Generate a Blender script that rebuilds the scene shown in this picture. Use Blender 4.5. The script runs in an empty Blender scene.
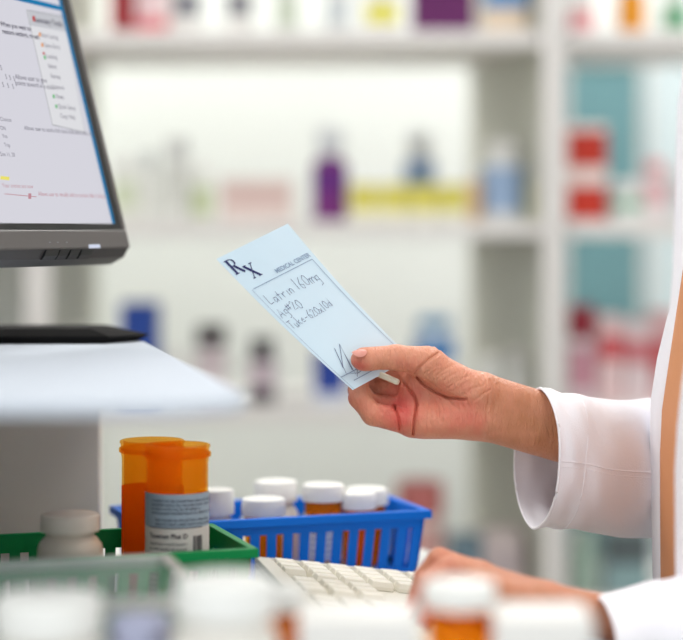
import bpy, bmesh, math, random
import numpy as np
from mathutils import Vector, Matrix
random.seed(7); np.random.seed(7)
C = bpy.context.scene.collection
F = 1950.0; EYE = 1.207; DESK = 0.92
def P(px, py, d): return Vector(((px-341.5)/F*d, d, EYE-(py-230)/F*d))
def lin(c): return tuple(((v/255)/12.92 if v/255 <= .04045 else ((v/255+.055)/1.055)**2.4) for v in c)

# ---------------------------------------------------------------- materials
MATS = {}
def mat(name, rgb, rough=.5, metal=0, spec=.5, sss=0, trans=0, ior=1.45, emis=0, noise=0, nscale=20, bump=0, bscale=200, alpha=1, sheen=0, stretch=None):
    if name in MATS: return MATS[name]
    m = bpy.data.materials.new(name); m.use_nodes = True; nt = m.node_tree; b = nt.nodes['Principled BSDF']
    c = (*lin(rgb), 1)
    b.inputs['Base Color'].default_value = c
    b.inputs['Roughness'].default_value = rough; b.inputs['Metallic'].default_value = metal
    b.inputs['Specular IOR Level'].default_value = spec; b.inputs['IOR'].default_value = ior
    if sheen: b.inputs['Sheen Weight'].default_value = sheen
    if sss:
        b.inputs['Subsurface Weight'].default_value = sss; b.inputs['Subsurface Radius'].default_value = (1, .4, .2); b.inputs['Subsurface Scale'].default_value = .006
    if trans: b.inputs['Transmission Weight'].default_value = trans
    if alpha < 1: b.inputs['Alpha'].default_value = alpha
    if emis:
        b.inputs['Emission Color'].default_value = c; b.inputs['Emission Strength'].default_value = emis
    tc = nt.nodes.new('ShaderNodeTexCoord'); src = tc.outputs['Object']
    if stretch:
        mp = nt.nodes.new('ShaderNodeMapping'); mp.inputs['Scale'].default_value = stretch; nt.links.new(src, mp.inputs['Vector']); src = mp.outputs['Vector']
    n = nt.nodes.new('ShaderNodeTexNoise'); n.inputs['Scale'].default_value = nscale; n.inputs['Detail'].default_value = 3
    nt.links.new(src, n.inputs['Vector'])
    mx = nt.nodes.new('ShaderNodeMix'); mx.data_type = 'RGBA'
    k = noise if noise else .03
    mx.inputs['A'].default_value = tuple(v*(1-k) for v in c[:3])+(1,); mx.inputs['B'].default_value = tuple(min(1, v*(1+k)) for v in c[:3])+(1,)
    nt.links.new(n.outputs['Fac'], mx.inputs['Factor']); nt.links.new(mx.outputs['Result'], b.inputs['Base Color'])
    if bump:
        n2 = nt.nodes.new('ShaderNodeTexNoise'); n2.inputs['Scale'].default_value = bscale; n2.inputs['Detail'].default_value = 2; nt.links.new(src, n2.inputs['Vector'])
        bp = nt.nodes.new('ShaderNodeBump'); bp.inputs['Strength'].default_value = bump; bp.inputs['Distance'].default_value = .001
        nt.links.new(n2.outputs['Fac'], bp.inputs['Height']); nt.links.new(bp.outputs['Normal'], b.inputs['Normal'])
    MATS[name] = m; return m

def skin_mat():
    m = mat('skin', (226, 168, 138), rough=.40, sss=.10, spec=.4)
    nt = m.node_tree; b = nt.nodes['Principled BSDF']
    at = nt.nodes.new('ShaderNodeAttribute'); at.attribute_name = 'flush'
    tc = nt.nodes.new('ShaderNodeTexCoord')
    n = nt.nodes.new('ShaderNodeTexNoise'); n.inputs['Scale'].default_value = 90; n.inputs['Detail'].default_value = 4; nt.links.new(tc.outputs['Object'], n.inputs['Vector'])
    r = nt.nodes.new('ShaderNodeMath'); r.operation = 'MULTIPLY_ADD'; nt.links.new(n.outputs['Fac'], r.inputs[0]); r.inputs[1].default_value = .5; r.inputs[2].default_value = -.25
    ad = nt.nodes.new('ShaderNodeMath'); ad.operation = 'ADD'; ad.use_clamp = True; nt.links.new(at.outputs['Fac'], ad.inputs[0]); nt.links.new(r.outputs[0], ad.inputs[1])
    cr = nt.nodes.new('ShaderNodeValToRGB'); e = cr.color_ramp.elements
    e[0].position = 0; e[0].color = (*lin((184, 122, 84)), 1); e[1].position = 1; e[1].color = (*lin((208, 92, 82)), 1)
    q = e.new(.45); q.color = (*lin((214, 146, 118)), 1)
    nt.links.new(ad.outputs[0], cr.inputs[0]); nt.links.new(cr.outputs[0], b.inputs['Base Color'])
    mp = nt.nodes.new('ShaderNodeMapping'); mp.inputs['Rotation'].default_value = (0, .7, 0); mp.inputs['Scale'].default_value = (1, .5, .28); nt.links.new(tc.outputs['Object'], mp.inputs['Vector'])
    n2 = nt.nodes.new('ShaderNodeTexNoise'); n2.inputs['Scale'].default_value = 620; n2.inputs['Detail'].default_value = 3; n2.inputs['Distortion'].default_value = .6; nt.links.new(mp.outputs[0], n2.inputs['Vector'])
    bp = nt.nodes.new('ShaderNodeBump'); bp.inputs['Strength'].default_value = .9; bp.inputs['Distance'].default_value = .0014
    nt.links.new(n2.outputs['Fac'], bp.inputs['Height']); nt.links.new(bp.outputs['Normal'], b.inputs['Normal'])
    return m

def frosted(name, rgb, a):
    m = bpy.data.materials.new(name); m.use_nodes = True; nt = m.node_tree; b = nt.nodes['Principled BSDF']; out = nt.nodes['Material Output']
    b.inputs['Base Color'].default_value = (*lin(rgb), 1); b.inputs['Roughness'].default_value = .25
    t = nt.nodes.new('ShaderNodeBsdfTransparent'); t.inputs[0].default_value = (.93, .96, .95, 1)
    n = nt.nodes.new('ShaderNodeTexNoise'); n.inputs['Scale'].default_value = 40
    k = nt.nodes.new('ShaderNodeMath'); k.operation = 'MULTIPLY_ADD'; nt.links.new(n.outputs['Fac'], k.inputs[0]); k.inputs[1].default_value = .06; k.inputs[2].default_value = a-.03
    mx = nt.nodes.new('ShaderNodeMixShader'); nt.links.new(k.outputs[0], mx.inputs[0]); nt.links.new(t.outputs[0], mx.inputs[1]); nt.links.new(b.outputs[0], mx.inputs[2])
    nt.links.new(mx.outputs[0], out.inputs['Surface']); return m

def amber_mat():
    m = bpy.data.materials.new('amber_plastic'); m.use_nodes = True; nt = m.node_tree; out = nt.nodes['Material Output']; b = nt.nodes['Principled BSDF']
    b.inputs['Base Color'].default_value = (*lin((245, 150, 20)), 1); b.inputs['Roughness'].default_value = .18
    b.inputs['Subsurface Weight'].default_value = .0
    t = nt.nodes.new('ShaderNodeBsdfTransparent'); t.inputs[0].default_value = (1.0, .80, .33, 1)
    tl = nt.nodes.new('ShaderNodeBsdfTranslucent'); tl.inputs[0].default_value = (*lin((255, 165, 22)), 1)
    n = nt.nodes.new('ShaderNodeTexNoise'); n.inputs['Scale'].default_value = 60
    k = nt.nodes.new('ShaderNodeMath'); k.operation = 'MULTIPLY_ADD'; nt.links.new(n.outputs['Fac'], k.inputs[0]); k.inputs[1].default_value = .1; k.inputs[2].default_value = .22
    m0 = nt.nodes.new('ShaderNodeMixShader'); m0.inputs[0].default_value = .5; nt.links.new(b.outputs[0], m0.inputs[1]); nt.links.new(tl.outputs[0], m0.inputs[2])
    mx = nt.nodes.new('ShaderNodeMixShader'); nt.links.new(k.outputs[0], mx.inputs[0]); nt.links.new(t.outputs[0], mx.inputs[1]); nt.links.new(m0.outputs[0], mx.inputs[2])
    nt.links.new(mx.outputs[0], out.inputs['Surface']); return m

# ---------------------------------------------------------------- mesh builder
class MB:
    def __init__(s): s.v = []; s.f = []
    def add(s, vs, fs):
        b = len(s.v); s.v += [tuple(p) for p in vs]; s.f += [tuple(b+i for i in f) for f in fs]; return s
    def hexa(s, p):   # p: 4 bottom (ccw), 4 top
        return s.add(p, [(3,2,1,0),(4,5,6,7),(0,1,5,4),(1,2,6,5),(2,3,7,6),(3,0,4,7)])
    def box(s, x0, x1, y0, y1, z0, z1):
        return s.hexa([(x0,y0,z0),(x1,y0,z0),(x1,y1,z0),(x0,y1,z0),(x0,y0,z1),(x1,y0,z1),(x1,y1,z1),(x0,y1,z1)])
    def prism(s, poly, z0, z1):
        n = len(poly)
        return s.add([(x,y,z0) for x,y in poly]+[(x,y,z1) for x,y in poly], [tuple(range(n-1,-1,-1)), tuple(range(n,2*n))]+[(i,(i+1)%n,n+(i+1)%n,n+i) for i in range(n)])
    def lathe(s, prof, n=40, c=(0,0,0)):
        vs = []; fs = []
        for r, z in prof:
            for i in range(n):
                a = 2*math.pi*i/n; vs.append((c[0]+r*math.cos(a), c[1]+r*math.sin(a), c[2]+z))
        for j in range(len(prof)-1):
            for i in range(n):
                k = (i+1)%n; fs.append((j*n+i, j*n+k, (j+1)*n+k, (j+1)*n+i))
        b0 = prof[0][0] > 1e-5; b1 = prof[-1][0] > 1e-5
        if b0: fs.append(tuple(range(n-1,-1,-1)))
        if b1: fs.append(tuple((len(prof)-1)*n+i for i in range(n)))
        return s.add(vs, fs)
    def loft(s, rings, closed=True, caps=True):
        n = len(rings[0]); vs = [p for r in rings for p in r]; fs = []
        m = n if closed else n-1
        for j in range(len(rings)-1):
            for i in range(m):
                k = (i+1)%n; fs.append((j*n+i, j*n+k, (j+1)*n+k, (j+1)*n+i))
        if caps and closed: fs += [tuple(range(n-1,-1,-1)), tuple((len(rings)-1)*n+i for i in range(n))]
        return s.add(vs, fs)
    def tube(s, pts, r, n=8, caps=True):
        pts = [Vector(p) for p in pts]; rings = []
        for i, p in enumerate(pts):
            t = (pts[min(i+1, len(pts)-1)]-pts[max(i-1, 0)]).normalized()
            up = Vector((0,0,1)) if abs(t.z) < .9 else Vector((1,0,0))
            a = t.cross(up).normalized(); b = t.cross(a)
            rr = r[i] if isinstance(r, (list, tuple)) else r
            rings.append([p+a*rr*math.cos(2*math.pi*k/n)+b*rr*math.sin(2*math.pi*k/n) for k in range(n)])
        return s.loft(rings, True, caps)
    def build(s, name, m, parent=None, off=None, smooth=False, bevel=0, solid=0, sub=0, auto=True, fix=True, seg=2):
        me = bpy.data.meshes.new(name)
        vs = s.v
        if off is not None: vs = [(p[0]-off[0], p[1]-off[1], p[2]-off[2]) for p in vs]
        me.from_pydata(vs, [], s.f)
        if fix:
            bm = bmesh.new(); bm.from_mesh(me); bmesh.ops.remove_doubles(bm, verts=bm.verts, dist=1e-6); bmesh.ops.recalc_face_normals(bm, faces=bm.faces); bm.to_mesh(me); bm.free()
        me.materials.append(m)
        if smooth:
            me.polygons.foreach_set('use_smooth', [True]*len(me.polygons))
            if auto: me.set_sharp_from_angle(angle=math.radians(38))
        o = bpy.data.objects.new(name, me); C.objects.link(o)
        if parent is not None: o.parent = parent
        elif off is not None: o.location = off
        if solid:
            q = o.modifiers.new('s', 'SOLIDIFY'); q.thickness = solid; q.offset = 0
        if bevel:
            q = o.modifiers.new('b', 'BEVEL'); q.width = bevel; q.segments = seg; q.limit_method = 'ANGLE'
            q.harden_normals = False
        if sub:
            q = o.modifiers.new('u', 'SUBSURF'); q.levels = sub; q.render_levels = sub
        return o
def tag(o, label, cat, group=None, kind=None):
    o['label'] = label
    if cat: o['category'] = cat
    if group: o['group'] = group
    if kind: o['kind'] = kind
    return o
def thing(name, loc, label, cat, group=None, rz=0):
    o = bpy.data.objects.new(name, None); C.objects.link(o); o.location = loc; o.rotation_euler = (0,0,rz); o.empty_display_size = .02
    return tag(o, label, cat, group)
def structure(o): o['kind'] = 'structure'; return o
def copy_thing(o, loc, label, rz=0, parent=None):
    c = o.copy(); C.objects.link(c)
    if parent is None: c.location = loc; c.rotation_euler = (0,0,rz); c['label'] = label
    else: c.parent = parent
    for ch in list(o.children): copy_thing(ch, None, None, 0, c)
    return c
_tc = {}
def text2d(s, size=1, bold=0):
    k = (s, bold)
    if k not in _tc:
        cu = bpy.data.curves.new('t', 'FONT'); cu.body = s; cu.size = 1; cu.resolution_u = 3; cu.offset = bold
        o = bpy.data.objects.new('t', cu); C.objects.link(o)
        dg = bpy.context.evaluated_depsgraph_get(); dg.update()
        e = o.evaluated_get(dg); me = e.to_mesh()
        vs = [(v.co.x, v.co.y) for v in me.vertices]; fs = [tuple(p.vertices) for p in me.polygons]
        e.to_mesh_clear(); bpy.data.objects.remove(o); bpy.data.curves.remove(cu); _tc[k] = (vs, fs)
    vs, fs = _tc[k]
    return [(x*size, y*size) for x, y in vs], fs
def stroke2d(pts, w):
    """ribbon quads along a polyline"""
    vs = []; fs = []
    for i, (x, y) in enumerate(pts):
        a = pts[max(i-1,0)]; b = pts[min(i+1,len(pts)-1)]; dx, dy = b[0]-a[0], b[1]-a[1]; l = math.hypot(dx,dy) or 1
        ww = w[i] if isinstance(w, list) else w
        vs += [(x-dy/l*ww/2, y+dx/l*ww/2), (x+dy/l*ww/2, y-dx/l*ww/2)]
        if i: fs.append((2*i-2, 2*i-1, 2*i+1, 2*i))
    return vs, fs

# ---------------------------------------------------------------- signed distance sculpting
def rc(p, a, b, ra, rb):
    a = np.array(a, np.float32); b = np.array(b, np.float32); ba = b-a; L = float(ba@ba)
    px, py, pz = p[0]-a[0], p[1]-a[1], p[2]-a[2]
    t = np.clip((px*ba[0]+py*ba[1]+pz*ba[2])/L, 0, 1)
    return np.sqrt((px-t*ba[0])**2+(py-t*ba[1])**2+(pz-t*ba[2])**2)-(ra+(rb-ra)*t)
def el(p, c, R, ax=None):
    q = [p[i]-c[i] for i in range(3)]
    if ax is not None: q = [sum(q[j]*ax[i][j] for j in range(3)) for i in range(3)]
    k0 = np.sqrt((q[0]/R[0])**2+(q[1]/R[1])**2+(q[2]/R[2])**2); k1 = np.sqrt((q[0]/R[0]**2)**2+(q[1]/R[1]**2)**2+(q[2]/R[2]**2)**2)
    return k0*(k0-1)/np.maximum(k1, 1e-6)
def smin(a, b, k):
    h = np.clip(.5+.5*(b-a)/k, 0, 1); return b+(a-b)*h-k*h*(1-h)
def seg2(p, pts, ix=0, iz=2):
    d = None
    for a, b in zip(pts[:-1], pts[1:]):
        bx, bz = b[0]-a[0], b[1]-a[1]; L = bx*bx+bz*bz
        t = np.clip(((p[ix]-a[0])*bx+(p[iz]-a[1])*bz)/L, 0, 1)
        e = np.sqrt((p[ix]-a[0]-t*bx)**2+(p[iz]-a[1]-t*bz)**2)
        d = e if d is None else np.minimum(d, e)
    return d
def nets(f, lo, hi, h):
    ax = [np.arange(lo[i], hi[i]+h, h, dtype=np.float32) for i in range(3)]
    g = np.meshgrid(*ax, indexing='ij', sparse=True)
    g = [np.broadcast_to(q, (len(ax[0]), len(ax[1]), len(ax[2]))) for q in g]
    D = f(g).astype(np.float32); S = D < 0
    n = D.shape; cs = tuple(k-1 for k in n)
    cnt = np.zeros(cs, np.int8); 
    for i in (0,1):
        for j in (0,1):
            for k in (0,1): cnt += S[i:i+cs[0], j:j+cs[1], k:k+cs[2]]
    act = (cnt > 0) & (cnt < 8); idx = np.argwhere(act); num = -np.ones(cs, np.int64); num[act] = np.arange(len(idx))
    pos = np.zeros((len(idx), 3)); w = np.zeros(len(idx))
    I, J, K = idx.T
    for a in range(3):
        o = [b for b in range(3) if b != a]
        for u in (0,1):
            for v in (0,1):
                s = [0,0,0]; s[o[0]] = u; s[o[1]] = v; e = list(s); e[a] = 1
                d0 = D[I+s[0], J+s[1], K+s[2]]; d1 = D[I+e[0], J+e[1], K+e[2]]
                x = (d0 < 0) != (d1 < 0); t = np.where(x, d0/np.where(x, d0-d1, 1), 0)
                q = np.tile(np.array(s, float), (len(idx), 1)); q[:, a] = t
                pos += q*x[:, None]; w += x
    pos = (pos/w[:, None]+idx)*h+np.array([q[0] for q in ax])
    faces = []
    for a in range(3):
        b, c = (a+1)%3, (a+2)%3
        sl0 = [slice(None)]*3; sl1 = [slice(None)]*3; sl0[a] = slice(0,-1); sl1[a] = slice(1,None)
        X = S[tuple(sl0)] != S[tuple(sl1)]; e = np.argwhere(X)
        e = e[(e[:, b] > 0) & (e[:, c] > 0) & (e[:, b] < n[b]-1) & (e[:, c] < n[c]-1)]
        ins = S[tuple(sl0)][e[:,0], e[:,1], e[:,2]]
        def cell(db, dc):
            q = e.copy(); q[:, b] -= db; q[:, c] -= dc; return num[q[:,0], q[:,1], q[:,2]]
        quad = np.stack([cell(1,1), cell(0,1), cell(0,0), cell(1,0)], 1)
        quad[~ins] = quad[~ins][:, ::-1]; faces.append(quad)
    return pos, np.concatenate(faces)
def smooth_mesh(v, f, it=2):
    for _ in range(it):
        acc = np.zeros_like(v); n = np.zeros(len(v))
        for i in range(4):
            np.add.at(acc, f[:, i], v[f[:, (i+1)%4]]); np.add.at(n, f[:, i], 1)
            np.add.at(acc, f[:, i], v[f[:, (i-1)%4]]); np.add.at(n, f[:, i], 1)
        v = v*.5+.5*acc/np.maximum(n, 1)[:, None]
    return v

# ================================================================ SETTING
M_wall = mat('wall_paint', (226,229,226), .8, noise=.02, nscale=3)
M_floor = mat('floor_vinyl', (170,165,155), .4, noise=.08, nscale=6)
M_ceil = mat('ceiling_tile', (232,232,228), .9)
structure(MB().box(-2.6,2.8,-.6,3.9,-.05,0).build('floor', M_floor))
structure(MB().box(-2.6,2.8,3.8,3.9,0,2.7).build('wall_back', M_wall))
structure(MB().box(-2.7,-2.6,-.6,3.9,0,2.7).build('wall_left', M_wall))
structure(MB().box(2.8,2.9,-.6,3.9,0,2.7).build('wall_right', M_wall))
structure(MB().box(-2.7,2.9,-.6,3.9,2.7,2.75).build('ceiling', M_ceil))
structure(MB().box(-2.6,2.8,3.78,3.8,0,.1).build('baseboard_back', mat('skirting', (215,214,208), .5), bevel=.003))
for i, (x, y, pw, where) in enumerate([(-.9,.4,13,'over the near end of the counter'), (.9,.4,13,'over the near right of the room'), (-.9,2.1,13,'between monitor and left shelves'), (.9,2.1,13,'above the shelves at right'), (-.7,3.42,21,'added behind the left shelving to brighten the back wall'), (.7,3.42,21,'added behind the right shelving to brighten the back wall')]):  # last two panels are added as wall-wash for the wall behind the shelves
    t = thing('ceiling_light', (x,y,2.7), 'square white ceiling light panel '+where, 'ceiling light', 'ceiling light panels')
    fr = MB()
    for a in ((-.31,.31,-.31,-.29),(-.31,.31,.29,.31),(-.31,-.29,-.29,.29),(.29,.31,-.29,.29)): fr.box(*a, -.03, -.001)
    fr.build('frame', mat('light_frame', (225,225,225), .4), t)
    MB().box(-.29,.29,-.29,.29,-.02,-.01).build('diffuser', mat('light_diffuser', (255,252,246), .6, emis=1.5), t)
    la = bpy.data.lights.new('lamp', 'AREA'); la.size = .58; la.energy = pw; la.color = (1,.985,.965)
    lo = bpy.data.objects.new('lamp', la); C.objects.link(lo); lo.parent = t; lo.location = (0,0,-.04)
# ---------------------------------------------------------------- counter
M_desk = mat('counter_laminate', (222,222,218), .35, noise=.02)
ct = thing('pharmacy_counter', (-.4,1.4,0), 'white laminate pharmacy counter under the keyboard and the baskets', 'counter')
poly = [(-1.1,.85),(.205,.85),(.10,1.70),(.06,1.79),(-1.1,1.98)]
MB().prism(poly, DESK-.03, DESK).build('countertop', M_desk, ct, off=ct.location, bevel=.003)
cab = [(-1.06,.92),(.15,.92),(.06,1.66),(.03,1.74),(-1.06,1.92)]
MB().prism(cab, .08, DESK-.03).build('cabinet_body', mat('counter_body', (200,198,192), .5), ct, off=ct.location)
MB().prism([(-1.03,.97),(.11,.97),(.02,1.62),(0,1.70),(-1.03,1.88)], 0, .08).build('plinth', mat('plinth', (90,88,85), .6), ct, off=ct.location)
for i in range(3):
    x = -1.03+i*.395
    dr = MB().box(x, x+.38, .902, .92, .12, .87).build('door', M_desk, ct, off=ct.location, bevel=.002)
    MB().tube([(x+.35,.902,.6),(x+.35,.88,.605),(x+.35,.88,.755),(x+.35,.902,.76)], .005).build('handle', mat('steel', (180,180,180), .3, 1), dr, off=ct.location, smooth=True)
# ---------------------------------------------------------------- monitor riser ledge
LED = EYE-.0925
rs = thing('monitor_riser', (-.4,1.4,DESK), 'thin white riser shelf standing on the counter under the monitor', 'shelf')
MB().prism([(-.62,1.04),(-.085,1.04),(-.056,1.065),(-.053,1.10),(-.146,1.54),(-.163,1.62),(-.205,1.70),(-.62,1.75)], LED-.0075, LED).build('shelf_top', mat('riser_white', (192,199,209), .85, spec=.15), rs, off=rs.location, bevel=.002)
M_pan = mat('riser_panel', (218,209,196), .6)
MB().box(-.62, -.2056, 1.66, 1.68, DESK, LED-.009).build('rear_panel', M_pan, rs, off=rs.location, bevel=.0015)
MB().box(-.62, -.60, 1.03, 1.66, DESK, LED-.009).build('side_panel', M_pan, rs, off=rs.location, bevel=.0015)

# ================================================================ MONITOR
O = P(131,248,1.6)
th = math.radians(23.8); tau = math.radians(15.5)
U = Vector((-math.sin(th), -math.cos(th), 0)); n0 = Vector((math.cos(th), -math.sin(th), 0))
W = n0*math.cos(tau)+Vector((0,0,math.sin(tau))); V = -n0*math.sin(tau)+Vector((0,0,math.cos(tau)))
def Q(u, v, w=0): return O+U*u+V*v+W*w
def scr(px, py):   # photo ray -> coordinates in the screen's own plane (u, v)
    d = P(px,py,1)-Vector((0,0,EYE)); o = Vector((0,0,EYE)); sp = Q(0,0,-.0018)
    t = (sp-o).dot(W)/d.dot(W); r = o+d*t-sp; return r.dot(U), r.dot(V)
mo = thing('computer_monitor', (O.x-.15, O.y-.12, LED), 'black computer monitor leaning back on the white riser, screen showing a menu', 'monitor')
ml = mo.location
M_bez = mat('monitor_grey', (92,88,86), .38, noise=.05)
M_blk = mat('monitor_black', (22,22,24), .35)
WD, HT = .46, .34
def mprism(prof, u0, u1):
    n = len(prof); b = MB()
    b.add([Q(u0,v,w) for v,w in prof]+[Q(u1,v,w) for v,w in prof], [tuple(range(n)), tuple(range(2*n-1,n-1,-1))]+[(i,(i+1)%n,n+(i+1)%n,n+i) for i in range(n)])
    return b
U1, V0 = scr(114.5, 224); 
b = mprism([(0,0),(0,-.006),(V0-.005,-.006),(V0-.005,0)], .0, WD)
b.build('lower_bezel', M_bez, mo, off=ml, bevel=.0015)
mprism([(V0-.005,0),(V0-.005,-.006),(HT,-.006),(HT,0)], 0, U1-.008).build('side_bezel', M_bez, mo, off=ml, bevel=.0012)
mprism([(V0-.005,0),(V0-.005,-.006),(HT,-.006),(HT,0)], WD-U1+.008, WD).build('side_bezel', M_bez, mo, off=ml, bevel=.0012)
mprism([(HT-.02,0),(HT-.02,-.006),(HT,-.006),(HT,0)], U1-.008, WD-U1+.008).build('top_bezel', M_bez, mo, off=ml, bevel=.0012)
mprism([(0,-.0002),(-.006,-.0065),(-.0085,-.02),(0,-.034),(HT-.01,-.03),(HT,-.006),(HT,-.0061),(.004,-.0061)], .004, WD-.004).build('rear_housing', mat('monitor_dark', (48,45,45), .4), mo, off=ml, bevel=.002)
b = MB()   # black gasket around the display
for (u0,u1,v0,v1) in ((U1-.008,U1,V0-.005,HT-.02),(WD-U1,WD-U1+.008,V0-.005,HT-.02),(U1,WD-U1,V0-.005,V0)):
    b.add([Q(u0,v0,-.001),Q(u1,v0,-.001),Q(u1,v1,-.001),Q(u0,v1,-.001),Q(u0,v0,-.005),Q(u1,v0,-.005),Q(u1,v1,-.005),Q(u0,v1,-.005)], [(0,1,2,3),(4,7,6,5),(0,4,5,1),(1,5,6,2),(2,6,7,3),(3,7,4,0)])
b.build('inner_bezel', M_blk, mo, off=ml)
EM = 1.0
def emis(name, rgb, k=1.0):
    m = bpy.data.materials.new(name); m.use_nodes = True; nt = m.node_tree; nt.nodes.remove(nt.nodes['Principled BSDF'])
    e = nt.nodes.new('ShaderNodeEmission'); e.inputs[0].default_value = (*lin(rgb),1); e.inputs[1].default_value = EM*k
    nt.links.new(e.outputs[0], nt.nodes['Material Output'].inputs[0]); return m
b = MB().add([Q(U1,V0,-.002),Q(WD-U1,V0,-.002),Q(WD-U1,HT-.02,-.002),Q(U1,HT-.02,-.002)]+[Q(U1,V0,-.005),Q(WD-U1,V0,-.005),Q(WD-U1,HT-.02,-.005),Q(U1,HT-.02,-.005)], [(3,2,1,0),(4,5,6,7),(0,1,5,4),(1,2,6,5),(2,3,7,6),(3,0,4,7)])
screen = b.build('screen', emis('screen_glow', (214,213,222)), mo, off=ml); screen['label'] = 'lit pale screen page with small menu'
class Ink:
    def __init__(s): s.b = MB()
    def quadpx(s, pts, lift=.0003):
        q = [scr(*p) for p in pts]; s.b.add([Q(u,v,-.0018+lift) for u,v in q], [tuple(range(len(q)))]); return s
    def text(s, txt, px, py, size, bold=0, lift=.0006):
        u, v = scr(px, py); vs, fs = text2d(txt, size, bold); s.b.add([Q(u-x, v+y, -.0018+lift) for x, y in vs], fs); return s
    def line(s, p0, p1, w, lift=.0005):
        a = scr(*p0); c = scr(*p1); vs, fs = stroke2d([a, c], w); s.b.add([Q(u,v,-.0018+lift) for u,v in vs], fs); return s
    def done(s, name, m): return s.b.build(name, m, screen, off=ml, fix=False)
def on_screen(k): pass
i = Ink(); i.quadpx([(26,10),(64,17),(84.5,133),(52,125)], .0002); i.done('menu_panel', emis('menu_bg', (222,222,226)))
i = Ink(); i.quadpx([(27,10.5),(63.5,17),(66.5,32),(30,25.5)], .0004); i.done('menu_header', emis('menu_head', (196,197,203)))
i = Ink(); i.line((26,10),(52,125),.0007).line((52,125),(86,133),.0007).line((64,17),(84.5,133),.0004).line((26,10),(64,17),.0006); i.done('menu_border', emis('menu_line', (150,152,158)))
i = Ink()
ti = (scr(16,-6), scr(66,8.5)); i.quadpx([(10,-6),(64,7),(65,12),(10,-1)], .0004)
u1, vt = scr(64,2)
i.b.add([Q(U1,V0,-.0012),Q(U1+.0045,V0,-.0012),Q(U1+.0045,HT-.02,-.0012),Q(U1,HT-.02,-.0012)], [(0,1,2,3)])
i.done('window_frame', emis('window_blue', (28,120,172)))
i = Ink(); i.text('Summary Tools', 34,22,.0066,.02)
i.text('When you want to', 0,26,.0056,.02).text('restore settings, re-set:', 2,33.5,.0056,.02)
i.done('bold_text', emis('text_dark', (70,66,84)))
i = Ink()
for s_, x, y in (('Start Listing',41,37),('Open Entry',43.5,47),('Loading',46,58),('Select',48,68),('Remap',50.5,78),('Layouts',53,88.5),('Rates',56,98.5),('Quick Setup',58,108.5),('Copy Help',60,118)): i.text(s_, x, y, .0052, .004)
i.text('Allows user to give',15,79,.0058,.006).text('points toward in a scale',15,85,.0058,.006)
i.text('Allows user to send a full dose indication plus cost',24,130,.0050,.006)
for s_, x, y in (('Choices',0,121),('ON',0,130),('Yes',2,138),('Trip',4,147),('Size 11, 20',0,156)): i.text(s_, x, y, .0046)
for x, y in ((0,70),(5,79),(9,80),(13,81),(2,87),(7,88),(12,89)): i.text('5', x, y, .0055)
i.done('small_text', emis('text_grey', (112,108,124)))
i = Ink(); i.text('Allows user to visually add to content title is along',38,196,.0048,.006).text('Your entries are now',2,187.5,.0048).line((4,194),(36,197),.0006).quadpx([(28,193.5),(31,193.5),(31,199),(28,199)]); i.done('red_text', emis('text_red', (190,140,150)))
i = Ink(); i.quadpx([(0,176),(9,177),(9,180.5),(0,179.5)], .0004); i.done('yellow_mark', emis('mark_yellow', (235,225,110)))
i = Ink()
for x, y in ((38,32.5),(40.5,43)): i.quadpx([(x,y),(x+2,y+.4),(x+2.6,y+4.4),(x+.6,y+4)], .0005)
i.done('orange_icon', emis('icon_orange', (225,150,80)))
i = Ink(); i.quadpx([(31.5,16),(34,16.4),(34.6,22),(32,21.5)], .0008).quadpx([(42,52),(44,52.4),(44.6,55),(42.5,54.6)], .0005); i.done('red_icon', emis('icon_red', (190,80,80)))
i = Ink()
for x, y in ((43,55.5),(52,94.5),(54.5,104.5)): i.quadpx([(x,y),(x+2,y+.4),(x+2.5,y+4.2),(x+.6,y+3.8)], .0005)
i.done('green_icon', emis('icon_green', (90,180,110)))
# buttons on the chin
for k, (a, c) in enumerate(((43,56),(57,66),(68,77),(79,90))):
    ua = scr(a,246)[0]; uc = scr(c,246)[0]
    mprism([(-.0005,.0006),(-.0005,-.001),(-.006,-.0075),(-.0068,-.006),(-.0045,-.0025)], uc, ua).build('button', M_blk, mo, off=ml)
ua = scr(86,243)[0]; uc = scr(96.5,243)[0]
pl_ = mprism([(.0005,.0009),(.0005,-.001),(.0033,-.001),(.0033,.0009)], uc, ua).build('power_light', emis('led', (214,220,238)), mo, off=ml); pl_['label'] = 'pale lit power light'
i = MB()
for a in (47,55,64):
    u, v = scr(a,243.5); i.hexa([Q(u,v,0),Q(u-.002,v,0),Q(u-.002,v,.0003),Q(u,v,.0003),Q(u,v+.0008,0),Q(u-.002,v+.0008,0),Q(u-.002,v+.0008,.0003),Q(u,v+.0008,.0003)])
i.build('button_marks', mat('mark_grey', (140,140,145), .5), mo, off=ml)
# neck and base
hc = Q(WD/2, .1, -.034)
MB().loft([[(hc.x+(-.37-hc.x)*(1-q_)+a*.05*U.x+b_*.03*W.x-.012*q_, hc.y+(1.60-hc.y)*(1-q_)+a*(.02+.03*q_)*U.y+b_*.03*W.y, LED+.011+(hc.z+.03-LED-.011)*q_) for a, b_ in ((-1,0),(1,0),(1,-1),(-1,-1))] for q_ in (0,.3,.6,1)]).build('neck', M_blk, mo, off=ml, bevel=.003)
bz = LED
def ring(poly, z): return [(x, y, z) for x, y in poly]
tipX = P(151,330,1.63)
base0 = [(-.56,1.578),(-.30,1.582),(-.192,1.585),(-.170,1.62),(-.180,1.655),(-.45,1.66),(-.56,1.66)]
base1 = [(-.56,1.583),(-.30,1.587),(-.206,1.590),(-.190,1.62),(-.20,1.65),(-.45,1.655),(-.56,1.655)]
base_m = [(-.565,1.574),(-.30,1.578),(-.188,1.582),(tipX.x,1.62),(-.176,1.66),(-.45,1.665),(-.565,1.665)]
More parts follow.
